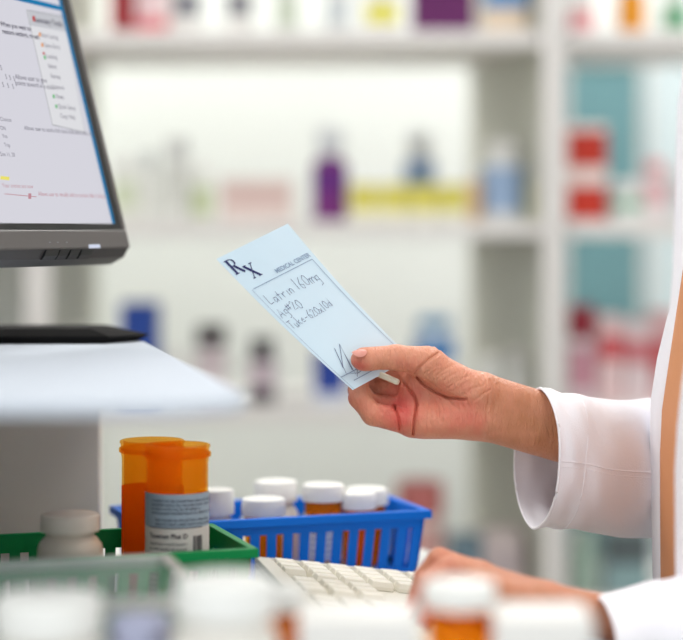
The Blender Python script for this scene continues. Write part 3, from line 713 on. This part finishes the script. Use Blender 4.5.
fl2 = .30+.45*np.exp(-((v[:,0]-c_t.x)**2+(v[:,2]-c_t.z)**2)/.02**2)+.2*np.exp(-((v[:,0]-P(445,565,1.34).x)**2+(v[:,2]-P(445,565,1.34).z)**2)/.018**2)
hands.append((v, f, np.clip(fl2, 0, 1)))
# ---- head, neck, trunk
SHR, SHL = (.405,1.725,1.325), (.412,1.385,1.325)
ELR, ELL = (.395,1.745,1.045), (.412,1.433,1.05)
def trunk(p):
    p = (p[0]-TX, p[1]-TY, p[2])
    d = el(p, (.385,1.555,1.22), (.095,.15,.20)); d = smin(d, el(p, (.39,1.555,1.0), (.10,.15,.16)), .05)
    d = smin(d, rc(p, (.40,1.655,1.36), (.40,1.455,1.36), .042, .042), .05)
    d = smin(d, rc(p, (.395,1.555,1.38), (.375,1.555,1.52), .055, .05), .03)
    hx_, hy_, hz_ = .355, 1.555, 1.60
    d = smin(d, el(p, (hx_+.02,hy_,hz_+.045), (.098,.078,.092)), .015)
    d = smin(d, el(p, (hx_-.018,hy_,hz_-.03), (.062,.060,.085)), .03)
    d = smin(d, el(p, (hx_-.055,hy_,hz_-.095), (.022,.026,.020)), .02)
    for sy in (-1, 1):
        d = np.maximum(d, -el(p, (hx_-.088,hy_+sy*.031,hz_+.005), (.018,.018,.012)))
        d = smin(d, el(p, (hx_-.064,hy_+sy*.031,hz_+.003), (.015,.015,.012)), .002)
        d = smin(d, el(p, (hx_+.018,hy_+sy*.078,hz_-.005), (.018,.010,.030)), .006)
        d = smin(d, el(p, (hx_-.055,hy_+sy*.04,hz_-.03), (.02,.022,.02)), .02)
    d = smin(d, rc(p, (hx_-.078,hy_,hz_+.01), (hx_-.100,hy_,hz_-.032), .008, .012), .008)
    d = smin(d, el(p, (hx_-.078,hy_,hz_-.062), (.012,.025,.006)), .004); d = smin(d, el(p, (hx_-.076,hy_,hz_-.073), (.012,.022,.007)), .004)
    sh = lambda q: (q[0]-TX, q[1]-TY, q[2])
    for ch in ((SHR, ELR, P(702,462,1.60), P(605,445,1.53)), (SHL, ELL, (.3325,1.333,.985), P(700,637,1.335), P(650,632,1.333))):
        ch = [ch[0], ch[1]]+[sh(q) for q in ch[2:]]
        for a, b_, r0, r1 in zip(ch[:-1], ch[1:], (.040,.034,.030,.028), (.034,.030,.028,.026)): d = smin(d, rc(p, a, b_, r0, r1), .01)
    for sy in (-.075, .075):
        d = smin(d, rc(p, (.40,1.555+sy,.90), (.40,1.555+sy,.50), .082, .055), .04); d = smin(d, rc(p, (.40,1.555+sy,.50), (.41,1.555+sy,.09), .055, .036), .01)
        d = smin(d, rc(p, (.41,1.555+sy,.05), (.29,1.555+sy,.035), .036, .028), .02)
    return d
v, f = nets(trunk, (.16,1.16,.0), (.52,1.74,1.76), .006)
v = smooth_mesh(v, f, 1); hands.append((v, f, np.full(len(v), .35)))
vs = np.concatenate([h[0] for h in hands]); o_ = 0; fs = []
for h in hands: fs.append(h[1]+o_); o_ += len(h[0])
fs = np.concatenate(fs); me = bpy.data.meshes.new('body')
me.from_pydata((vs-np.array(ppl)).tolist(), [], fs.tolist())
at = me.attributes.new('flush', 'FLOAT', 'POINT'); at.data.foreach_set('value', np.concatenate([h[2] for h in hands]).astype(np.float32))
me.polygons.foreach_set('use_smooth', [True]*len(me.polygons)); me.materials.append(skin_mat())
body = bpy.data.objects.new('body', me); C.objects.link(body); body.parent = person
nl = MB(); cn = P(359.5,352.2,1.4715); axn = (P(366,351.3,1.474)-P(352,353.5,1.469)).normalized(); nn_ = Vector((-.1,-.62,.78)); nn_ = (nn_-axn*nn_.dot(axn)).normalized(); sn = axn.cross(nn_)
rg = [[cn+axn*(.0062*math.cos(q_))*e_+sn*(.0043*math.sin(q_))*e_+nn_*(.0020*(1-e_*e_)-.0004*0-.0016*(math.sin(q_)*e_)**2) for q_ in [2*math.pi*i/20 for i in range(20)]] for e_ in (.02,.4,.75,.95,1)]
nl.loft(rg).build('thumbnail', mat('nail', (226,158,144), .3), person, off=ppl, smooth=True, auto=False)
# hair
def hairf(p):
    d = el(p, (.392,1.555,1.652), (.106,.088,.098)); d = smin(d, el(p, (.43,1.555,1.56), (.07,.075,.085)), .03)
    d = smin(d, el(p, (.505,1.555,1.60), (.04,.045,.05)), .015)
    cut = el(p, (.285,1.555,1.59), (.085,.064,.095)); d = np.maximum(d, -cut)
    return d+.0015*np.sin(p[2]*260+p[1]*120)
v, f = nets(hairf, (.26,1.44,1.44), (.56,1.67,1.77), .005); v = smooth_mesh(v, f, 1)
hb = MB(); hb.v = v.tolist(); hb.f = [tuple(q) for q in f.tolist()]; hb.build('hair', mat('hair_brown', (62,44,34), .5, bump=.4, bscale=300), person, off=ppl-Vector((TX,TY,0)), smooth=True, auto=False, fix=False)
for sy in (-1,1):
    e = MB(); e.lathe([(0,-.0115)]+[(.0115*math.cos(a), .0115*math.sin(a)) for a in np.linspace(-1.4,1.4,9)]+[(0,.0115)], 16, (.355-.0675, 1.555+sy*.031, 1.604)); e.build('eye', mat('eye_white', (225,220,215), .2), person, off=ppl-Vector((TX,TY,0)), smooth=True)
for sy in (-1,1):
    e = MB(); e.lathe([(0,-.0050),(.0040,-.0036),(.0053,0),(.0040,.0036),(0,.0050)], 16, (.355-.0765, 1.555+sy*.031, 1.602)); e.build('iris', mat('iris_brown', (48,30,20), .15), person, off=ppl-Vector((TX,TY,0)), smooth=True)
    e = MB(); e.tube([(.355-.074,1.555+sy*.014,1.619),(.355-.079,1.555+sy*.028,1.624),(.355-.068,1.555+sy*.046,1.619)], [.0022,.0030,.0014], 8); e.build('eyebrow', mat('hair_brown', (62,44,34)), person, off=ppl-Vector((TX,TY,0)), smooth=True)
# clothes
M_coat = mat('coat_cotton', (245,243,249), .8, noise=.015, nscale=30, bump=.25, bscale=900, sheen=.1)
M_blouse = mat('blouse_apricot', (214,146,100), .7, noise=.12, nscale=14, bump=.3, bscale=500, stretch=(1,1,.15))
def crom(pts, n):
    out = []; m = len(pts)
    for i in range(m-1):
        p0, p1, p2, p3 = pts[max(i-1,0)], pts[i], pts[i+1], pts[min(i+2,m-1)]
        for j in range(n):
            t = j/n; out.append(tuple(.5*((2*p1[q])+(-p0[q]+p2[q])*t+(2*p0[q]-5*p1[q]+4*p2[q]-p3[q])*t*t+(-p0[q]+3*p1[q]-3*p2[q]+p3[q])*t**3) for q in range(len(p1))))
    out.append(tuple(pts[-1])); return out
def interp(tab, z):
    for (z0, a), (z1, b_) in zip(tab[:-1], tab[1:]):
        if z <= z1: t = max(0, (z-z0)/(z1-z0)); return a+(b_-a)*t
    return tab[-1][1]
FE = [(.55,.264),(.97,.2585),(1.04,.2568),(1.075,.2572),(1.11,.2625),(1.14,.2700),(1.17,.280),(1.22,.292),(1.30,.31),(1.40,.345),(1.46,.37)]
NE = [(.55,.262),(.97,.2505),(1.05,.2500),(1.08,.2525),(1.11,.2560),(1.17,.268),(1.30,.292),(1.40,.335),(1.46,.36)]
rings = []
for z in [.50+.03*i for i in range(32)]+[1.445,1.465]:
    fx, nx = interp(FE, z), interp(NE, z)
    s = 1.0 if z < 1.30 else max(.36, 1-((z-1.30)/.165)**2*.64)
    wst = 1+.05*math.cos((z-1.0)*6)
    fy, ny = (1.605, 1.455) if z < 1.3 else (1.605-(z-1.3)*.15, 1.455+(z-1.3)*.3)
    cx, cy = .385, 1.555; g_ = lambda x, y: (cx+(x-cx)*s, cy+(y-cy)*s*wst)
    pts = [(nx, ny), (nx+.012, ny-.035), g_(.30,1.365), g_(.385,1.335), g_(.47,1.385), g_(.505,1.47), g_(.512,1.555), g_(.505,1.64), g_(.47,1.73), g_(.385,1.775), g_(.30,1.735), (fx+.012, fy+.035), (fx, fy)]
    rr2 = []
    for q, (x, y) in enumerate(crom(pts, 6)):
        wv = .0025*math.sin(q*.9+z*7)*math.sin(z*3) if 8 < q < 66 else 0
        rr2.append((x+wv, y+wv, z))
    rings.append(rr2)
coat = MB().loft(rings, closed=False).build('lab_coat', M_coat, person, off=ppl-Vector((TX,TY,0)), smooth=True, auto=False, solid=.0022)
# folded front facings (hem band) of the two front edges
for tab, yy, nm in ((FE,1.605,1),(NE,1.455,-1)):
    b = MB(); rg = []
    for z in [.50+.03*i for i in range(28)]:
        x = interp(tab, z); rg.append([(x-.0016,yy,z),(x+.0004,yy-nm*.0022,z),(x+.003,yy,z),(x+.0006,yy+nm*.003,z)])
    b.loft(rg).build('front_hem', M_coat, coat, off=ppl-Vector((TX,TY,0)), smooth=True, auto=False)
# lapel on the far front: fold leaning out towards the camera
b = MB(); rg = []
for i_ in range(30):
    z = .50+.032*i_; x = interp(FE, z); w_ = .0110+.032*max(0,min(1,(z-1.05)/.12)); rg.append([(x-.0015,1.602,z),(x+w_*.45,1.593-w_*.3,z+.002),(x+w_,1.59-w_*.2,z)])
b.loft(rg, closed=False).build('lapel', M_coat, coat, off=ppl-Vector((TX,TY,0)), smooth=True, auto=False, solid=.002)
# blouse
rings = []
for z in [.80+.03*i for i in range(21)]+[1.43]:
    s = 1 if z < 1.28 else max(.5, 1-((z-1.28)/.16)**2*.5); fx = .1135-max(0,(z-1.06))*.16
    rings.append([(.372+(fx if math.cos(a) < 0 else .115)*s*math.cos(a)+.0015*math.sin(a*17+z*9), 1.555+.165*s*math.sin(a), z) for a in [2*math.pi*i/72 for i in range(72)]])
MB().loft(rings, caps=False).build('blouse', M_blouse, person, off=ppl-Vector((TX,TY,0)), smooth=True, auto=False, solid=.001)
# sleeves
def sleeve(rg, name='sleeve', n=56, wr=.0012):
    rings = []
    for i_, (T, B, N) in enumerate(rg):
        T, B, N = Vector(T), Vector(B), Vector(N); r = []
        for q in range(n):
            a = 2*math.pi*q/n; c, s = math.cos(a), math.sin(a)
            ex = .85+.40*max(0, 1-i_/9)*(name == 'sleeve'); c2 = math.copysign(abs(c)**.85, c); s2 = math.copysign(abs(s)**ex, s)
            w_ = wr*math.sin(a*3+i_*.7)*min(1, i_/4)+wr*.6*math.sin(a*5-i_*1.1)*min(1, i_/4)
            r.append(tuple((T+B)/2+(T-B)/2*c2*(1+w_*12)+N*s2*(1+w_*12)))
        rings.append(r)
    return MB().loft(rings, caps=False).build(name, M_coat, coat, off=ppl, smooth=True, auto=False, solid=.0016)
def ringlerp(keys, n):
    flat = [tuple(k[0])+tuple(k[1])+tuple(k[2]) for k in keys]
    return [(q[0:3], q[3:6], q[6:9]) for q in crom(flat, n)]
ks = [(P(541,388.5,1.505),P(533,528,1.505),(.0125,-.046,.0)),
      (P(554,391,1.508),P(548,526.5,1.508),(.0115,-.046,0)),
      (P(575,395.5,1.515),P(568,527,1.515),(.009,-.047,0)),
      (P(605,400,1.53),P(598,532,1.53),(.004,-.050,0)),
      (P(650,400.5,1.565),P(648,537,1.565),(.006,-.055,0)),
      (P(700,398,1.60),P(705,545,1.60),(.02,-.054,0)),
      ((.345,1.645,1.11),(.40,1.64,.985),(.03,-.052,0)),
      ((.325,1.645,1.17),(.435,1.62,1.08),(.02,-.055,0)),
      ((.315,1.625,1.30),(.452,1.61,1.28),(.0,-.060,.0)),
      ((.338,1.615,1.385),(.443,1.635,1.36),(.0,-.060,.03)),
      ((.353,1.57,1.425),(.423,1.60,1.40),(.0,-.035,.02))]
slr = sleeve(ringlerp(ks, 5))
# seam lines on the sleeve
def on_sleeve(t, a, lift=.0012):
    rg = ringlerp(ks, 5); i_ = min(int(t*5), len(rg)-2); fr2 = t*5-i_
    def pt(j):
        T, B, N = (Vector(q) for q in rg[j]); c, s = math.cos(a), math.sin(a); c2 = math.copysign(abs(c)**.85, c); s2 = math.copysign(abs(s)**(.85+.40*max(0,1-j/9)), s)
        w_ = .0012*math.sin(a*3+j*.7)*min(1, j/4)+.00072*math.sin(a*5-j*1.1)*min(1, j/4)
        o = (T-B)/2*c2+N*s2; return (T+B)/2+o*(1+w_*12)+o.normalized()*lift
    return pt(i_).lerp(pt(i_+1), fr2)
b = MB(); b.tube([on_sleeve(.02+.1*k_, math.radians(88), .0008) for k_ in range(50)], .0007, 6); b.tube([on_sleeve(.04+.1*k_, math.radians(90.5), .0007) for k_ in range(50)], .0004, 6)
b.tube([on_sleeve(1.75+.25*math.cos(math.radians(a_)), math.radians(a_), .0005) for a_ in range(5,176,5)], .0006, 6)
b.build('sleeve_seam', M_coat, slr, off=ppl, smooth=True)
b = MB(); b.tube([on_sleeve(0, math.radians(a_), .0) for a_ in range(0,361,6)], .0012, 8, False); b.build('cuff_hem', M_coat, slr, off=ppl, smooth=True)
kl_ = [(P(600,599,1.325),P(600,688,1.325),(.006,-.040,0)), (P(612,596,1.326),P(610,692,1.326),(.004,-.042,0)), (P(650,585,1.33),P(650,695,1.33),(.0,-.048,0)), (P(700,568,1.335),P(700,700,1.335),(.0,-.052,0)),
       ((.315,1.335,1.055),(.35,1.33,.925),(0,-.055,0)), ((.335,1.333,1.13),(.445,1.33,.99),(0,-.057,0)), ((.328,1.30,1.28),(.458,1.29,1.25),(0,-.058,0)), ((.343,1.275,1.385),(.443,1.26,1.36),(0,-.055,-.02)), ((.353,1.33,1.425),(.423,1.30,1.40),(0,-.030,-.02))]
sll = sleeve(ringlerp(kl_, 5))
# collar
b = MB(); rg = []
for i_ in range(25):
    a = math.radians(-140+280*i_/24); rg.append([(.395+.062*math.cos(a),1.555+.068*math.sin(a),1.46),(.397+.066*math.cos(a),1.555+.07*math.sin(a),1.49),(.40+.09*math.cos(a),1.555+.095*math.sin(a),1.44)])
b.loft(rg, closed=False).build('collar', M_coat, coat, off=ppl-Vector((TX,TY,0)), smooth=True, auto=False, solid=.002)
# trousers and shoes
M_tr = mat('trouser_grey', (62,64,72), .8, noise=.1)
def legring(cx, cy, z, rx_, ry_): return [(cx+rx_*math.cos(2*math.pi*i/28), cy+ry_*math.sin(2*math.pi*i/28), z) for i in range(28)]
b = MB()
for sy in (-.078,.078): b.loft([legring(.405,1.555+sy,z,r_,r_) for z, r_ in ((.06,.062),(.12,.060),(.3,.064),(.5,.070),(.7,.082),(.88,.092))])
b.loft([legring(.40,1.555,z,a,c) for z, a, c in ((.84,.108,.165),(.92,.112,.168),(1.02,.110,.162))])
b.build('trousers', M_tr, person, off=ppl-Vector((TX,TY,0)), smooth=True)
for sy in (-.078,.078):
    MB().loft([[(.36+x_*1.02, 1.555+sy+y_, z) for x_, y_ in [(.095*math.cos(t)-.012, .042*math.sin(t)*(1+.15*math.cos(t))) for t in [2*math.pi*i/24 for i in range(24)]]] for z in (.0,.035)]+[[(.375+.06*math.cos(2*math.pi*i/24),1.555+sy+.034*math.sin(2*math.pi*i/24),.075) for i in range(24)]]).build('shoe', mat('shoe_black', (30,28,28), .4), person, off=ppl-Vector((TX,TY,0)), smooth=True)

# ================================================================ BACK SHELVES
M_shelf = mat('shelf_white', (224,220,217), .5, noise=.015); M_back = mat('shelf_back', (236,238,233), .7, noise=.01)
M_side = mat('shelf_side', (196,196,184), .6)
YF, YB = 2.62, 2.95
SH = [EYE+.52, EYE+.268, EYE+.012, EYE-.238, EYE-.500, EYE-.78, EYE-1.06]
xr_f, xr_b = (545-341.5)/F*YF, (470-341.5)/F*YB
xl_f, xl_b = (48-341.5)/F*YF, (98-341.5)/F*YB
un = thing('shelving_unit', ((xl_f+xr_f)/2,YF+.2,0), 'white shelving unit with the wide pale bay behind the slip', 'shelving')
ul = un.location
for z in SH: MB().prism([(xl_f,YF),(xr_f,YF),(xr_b,YB),(xl_b,YB)], z-.022, z).build('shelf', M_shelf, un, off=ul, bevel=.001)
MB().prism([(xr_f,YF),(xr_f+.012,YF),(xr_b+.012,YB+.01),(xr_b,YB+.01)], 0, 2.1).build('side_panel', M_side, un, off=ul)
MB().prism([(xl_f-.012,YF),(xl_f,YF),(xl_b,YB+.01),(xl_b-.012,YB+.01)], 0, 2.1).build('side_panel', M_side, un, off=ul)
MB().box(xr_f-.004,xr_f+.024,YF-.012,YF+.01,0,2.1).build('front_post', M_shelf, un, off=ul, bevel=.002)
MB().box(xl_f-.03,xl_f+.004,YF-.012,YF+.01,0,2.1).build('front_post', M_shelf, un, off=ul, bevel=.002)
u2 = thing('shelving_unit', (.65,YF+.2,0), 'white shelving unit in front of the teal glass panel, beside the person', 'shelving')
x0, x1 = xr_f+.026, 1.1
for z in SH: MB().box(x0,x1,YF,YB-.02,z-.022,z).build('shelf', M_shelf, u2, off=u2.location, bevel=.001)
xt = (641-341.5)/F*YB
wp = thing('glass_panel', (.51,3.77,0), 'teal glass panel against the back wall behind the right-hand shelves', 'panel')
MB().box((566-341.5)/F*3.77,(641-341.5)/F*3.77,3.765,3.778,.0,1.53).build('teal_pane', mat('teal_glass', (104,146,152), .3), wp, off=wp.location)
fr = MB(); fr.box((560-341.5)/F*3.77,(566-341.5)/F*3.77,3.76,3.779,.0,1.55); fr.box((641-341.5)/F*3.77,(647-341.5)/F*3.77,3.76,3.779,.0,1.55); fr.box((566-341.5)/F*3.77,(641-341.5)/F*3.77,3.76,3.779,1.53,1.55); fr.build('frame', M_shelf, wp, off=wp.location)
wq = thing('glass_panel', (.75,3.77,0), 'pale blue-white glass panel at right of the teal one', 'panel')
MB().box((649-341.5)/F*3.77,1.0,3.765,3.778,.0,1.53).build('pale_pane', mat('pale_glass', (208,222,226), .3), wq, off=wq.location)
MB().box(x0,x0+.004,YF,YB-.02,0,2.1).build('side_panel', M_shelf, u2, off=u2.location)
MB().box(x1,x1+.012,YF,YB-.02,0,2.1).build('side_panel', M_shelf, u2, off=u2.location)
u3 = thing('shelving_unit', (-.9,YF+.2,0), 'white shelving unit hidden mostly behind the monitor', 'shelving')
for z in SH: MB().box(-1.4,xl_f-.034,YF,YB,z-.022,z).build('shelf', M_shelf, u3, off=u3.location)
MB().box(-1.4,xl_f-.034,YB,YB+.01,0,2.1).build('back_panel', M_back, u3, off=u3.location)
MB().box(-1.412,-1.4,YF,YB+.01,0,2.1).build('side_panel', M_side, u3, off=u3.location)

mc = {}
def col(rgb): 
    if rgb not in mc: mc[rgb] = mat('print_%d_%d_%d' % rgb, rgb, .5)
    return mc[rgb]
D0 = 2.66
def X0(px, d=D0): return (px-341.5)/F*d
def sbox(row_, p0, p1, ytop, rgb, label, bands=(), d=D0, dp=.06, zz=None, name='medicine_carton'):
    z = (SH[row_] if zz is None else zz)+.0006; w = X0(p1,d)-X0(p0,d); h = EYE-(ytop-230)/F*d-z
    return box_thing(name, (X0(p0,d)+X0(p1,d))/2, d, w, dp, h, col(rgb), label, 'box', zz=z, bands=[(a,b_,c,e,col(q)) for a,b_,c,e,q in bands])
def sbot(row_, p0, p1, ytop, body, cap, label, lab=None, frac=(.1,.72), d=D0, zz=None, chf=.2, crf=.8):
    z = (SH[row_] if zz is None else zz)+.0006; r = (X0(p1,d)-X0(p0,d))/2; h = EYE-(ytop-230)/F*d-z
    return pill_bottle(Vector(((X0(p0,d)+X0(p1,d))/2, d+r, z)), r, h, label, labcol=col(lab) if lab else None, body=col(body), capcol=col(cap), ch=h*chf, cr=r*crf, frac=frac, name='medicine_bottle', cat='bottle')
WH = (228,226,222); GR = (196,198,196)
# top shelf
sbox(1,110,134,-25,(146,32,40),'dark red carton on the top shelf beside the monitor')
sbox(1,136,168,-20,(236,214,214),'white carton with a pink foot next to the dark red carton', [(0,1,0,.28,(206,96,104)),(.2,.5,.3,1,(206,170,175))])
sbot(1,172,200,-30,WH,GR,'white bottle with a slate label right of the pink-footed carton',(96,98,112),(.3,.62))
sbot(1,225,252,-30,WH,GR,'white bottle with a slate label, nearer the middle of the top shelf',(108,108,118),(.3,.65))
sbot(1,275,298,-30,(214,216,212),GR,'grey-white bottle with a pale green label on the top shelf',(196,204,186),(.1,.7))
sbot(1,325,350,-28,(220,220,216),WH,'grey-white bottle beside the yellow-banded carton on the top shelf',(200,205,208),(.1,.7))
sbox(1,362,400,-15,WH,'white carton with a yellow band left of the purple box',[(.1,.95,.22,.62,(214,206,40))])
sbox(1,412,475,-40,(92,18,86),'large purple box on the top shelf')
sbox(1,484,527,-30,(226,206,182),'beige carton with a blue upper half right of the purple box',[(0,1,.42,1,(56,134,196))],dp=.035)
sbot(1,570,596,-12,WH,(224,224,224),'white jar with a pink label on the top shelf beside the post',(226,150,156),(.08,.5))
sbot(1,619,648,-30,(224,146,24),(236,236,232),'amber-yellow bottle on the top shelf above the person',None,chf=.3,crf=.95)
sbot(1,664,692,-20,(210,224,214),WH,'white bottle with a green label at the edge of the top shelf',(96,160,120),(.1,.5))
# middle shelf
sbot(2,112,134,158,(226,226,218),WH,'cream bottle with pale green label nearest the monitor',(206,214,186),(.2,.7))
sbot(2,136,158,152,(218,218,212),GR,'grey-white bottle second from the monitor on the middle shelf')
sbot(2,162,190,138,(214,214,210),(200,200,198),'tall grey-white bottle with grey cap on the middle shelf',(206,206,200),(.15,.7))
sbot(2,192,212,165,(222,224,214),WH,'small bottle with a green strip beside the tall grey-white one',(190,200,160),(.1,.75))
sbox(2,220,292,178,(216,200,194),'wide dusty-pink carton on the middle shelf',[(.05,.95,.35,.8,(206,178,172))])
sbot(2,312,348,128,(110,34,112),(206,208,212),'purple bottle with a pale cap on the middle shelf',(96,30,120),(.3,.82),chf=.3,crf=.72)
for a_, c_, w_ in ((350,378,'next to the purple bottle'),(380,408,'second from the purple bottle'),(410,438,'under the blue-labelled bottle'),(440,466,'at the right end of its row')):
    sbox(2,a_,c_,184,(206,196,92),'low yellow carton '+w_,[(.0,1,.0,.25,(226,224,206))],dp=.05)
sbot(2,404,436,132,(226,228,228),(216,218,220),'white bottle with blue label standing behind the yellow cartons',(130,160,204),(.42,.68),d=2.76,crf=.7)
sbox(2,470,480,180,(214,176,134),'narrow tan carton right of the yellow row')
sbot(2,482,526,140,(214,216,216),(222,220,216),'wide white bottle with two-tone blue label in the grey corner',(150,174,206),(.12,.72),crf=.75)
sbox(2,528,535,180,(198,196,164),'thin olive carton in the corner beside the post',dp=.03)
jr = sbox(2,567,607,178,(234,218,212),'lower of two stacked white cartons with square red labels',[(.0,1,.03,.82,(190,44,20))],dp=.04)
zj = SH[2]+EYE-(178-230)/F*D0-SH[2]
sbox(2,567,607,124,(234,218,212),'upper of two stacked white cartons with square red labels',[(.0,1,.20,.86,(190,44,20))],dp=.04,zz=zj)
sbot(2,612,646,180,(222,228,224),(224,226,224),'low white jar with a green band beside the red jars',(120,168,140),(.3,.6),crf=.9)
sbot(2,644,670,160,(232,220,220),(226,160,164),'white bottle with a pink cap on the middle shelf near the person',(226,180,184),(.3,.7))
sbox(2,672,700,170,(216,222,222),'pale carton on the middle shelf against the frame edge',[(.1,.9,.4,.7,(190,206,206))])
# lower shelf
sbox(3,60,90,330,(208,206,200),'pale carton on the lower shelf behind the monitor stand')
sbox(3,120,157,303,(28,66,150),'tall blue carton on the lower shelf beside the monitor stand',[(.1,.9,.05,.3,(190,198,214))])
sbot(3,162,188,350,(222,220,216),WH,'white bottle between the tall blue carton and the dark-capped one')
sbot(3,194,226,326,(216,206,208),(52,42,46),'white bottle with a wide dark cap on the lower shelf',(178,150,158),(.5,.8),chf=.26,crf=.95)
sbot(3,247,276,338,(78,70,76),(50,46,52),'slim dark bottle with a mauve label on the lower shelf',(196,180,188),(.25,.7),chf=.2,crf=.8)
sbox(3,314,346,352,(26,58,146),'blue carton partly behind the lower edge of the slip',[(.0,1,.0,.2,(200,206,216))])
sbox(3,350,400,372,(210,208,204),'low pale carton behind the pinching fingers')
sbot(3,414,456,318,(214,222,228),(92,150,190),'white bottle with a bright blue label above the wrist',(36,118,184),(.5,.86),chf=.12,crf=.8)
sbot(3,478,502,356,(206,208,204),WH,'small grey-white bottle in the lower grey corner')
sbot(3,506,530,350,(200,200,196),(204,200,196),'greyish bottle next to the post on the lower shelf')
sbot(3,568,597,306,(222,206,210),(150,40,56),'white bottle with a crimson cap right of the post',(206,150,164),(.15,.6),chf=.32,crf=.95)
sbox(3,599,624,316,(226,196,196),'pale pink carton with a red band beside the crimson cap',[(0,1,.5,.78,(206,86,92))])
sbox(3,627,650,322,(224,204,206),'pink and white carton in front of the teal panel by the coat',[(0,1,.5,.78,(204,116,122))])
sbox(3,653,684,312,(214,170,172),'dusty-rose carton half behind the lab coat',[(0,1,.3,.7,(196,88,92))])
# bottom visible shelf
sbox(4,150,200,540,(200,200,196),'pale carton on the bottom shelf behind the amber vials')
sbox(4,262,300,520,(206,206,200),'pale carton on the bottom shelf behind the blue basket')
sbot(4,396,446,484,(222,202,196),(196,112,108),'round-capped red and pink bottle behind the corner of the blue basket',(208,160,154),(.3,.8),chf=.3,crf=.95)
sbox(4,450,482,538,(106,128,140),'slate blue carton behind the typing hand')
sbox(4,484,522,532,(204,190,188),'pinkish grey carton above the typing wrist',[(.1,.9,.3,.7,(190,176,178))])
sbot(4,570,600,530,(158,180,166),(170,186,174),'pale green bottle under the lab-coat sleeve')
sbox(4,606,650,532,(136,164,166),'grey-green carton with a dark upper band under the lab-coat sleeve',[(0,1,.5,1,(88,98,100))])
sbox(5,575,640,700,(120,160,166),'teal carton on the lowest shelf below the sleeve')

# ================================================================ WORLD, CAMERA
w = bpy.data.worlds.new('World'); bpy.context.scene.world = w; w.use_nodes = True
w.node_tree.nodes['Background'].inputs[0].default_value = (.90,.95,1.0,1); w.node_tree.nodes['Background'].inputs[1].default_value = 1.0
cam = bpy.data.cameras.new('camera'); co = bpy.data.objects.new('camera', cam); C.objects.link(co)
co.location = (0,0,EYE); co.rotation_euler = (math.pi/2,0,0)
cam.sensor_width = 36; cam.lens = F*36/683; cam.shift_x = 0; cam.shift_y = -90/683
cam.clip_start = .05; cam.dof.use_dof = True; cam.dof.focus_distance = 1.49; cam.dof.aperture_fstop = cam.lens/1000/.047
sc = bpy.context.scene; sc.camera = co
sc.view_settings.view_transform = 'Standard'; sc.view_settings.look = 'None'; sc.view_settings.exposure = 0.0; sc.view_settings.gamma = 1
sc.cycles.transparent_max_bounces = 24; sc.cycles.max_bounces = 12
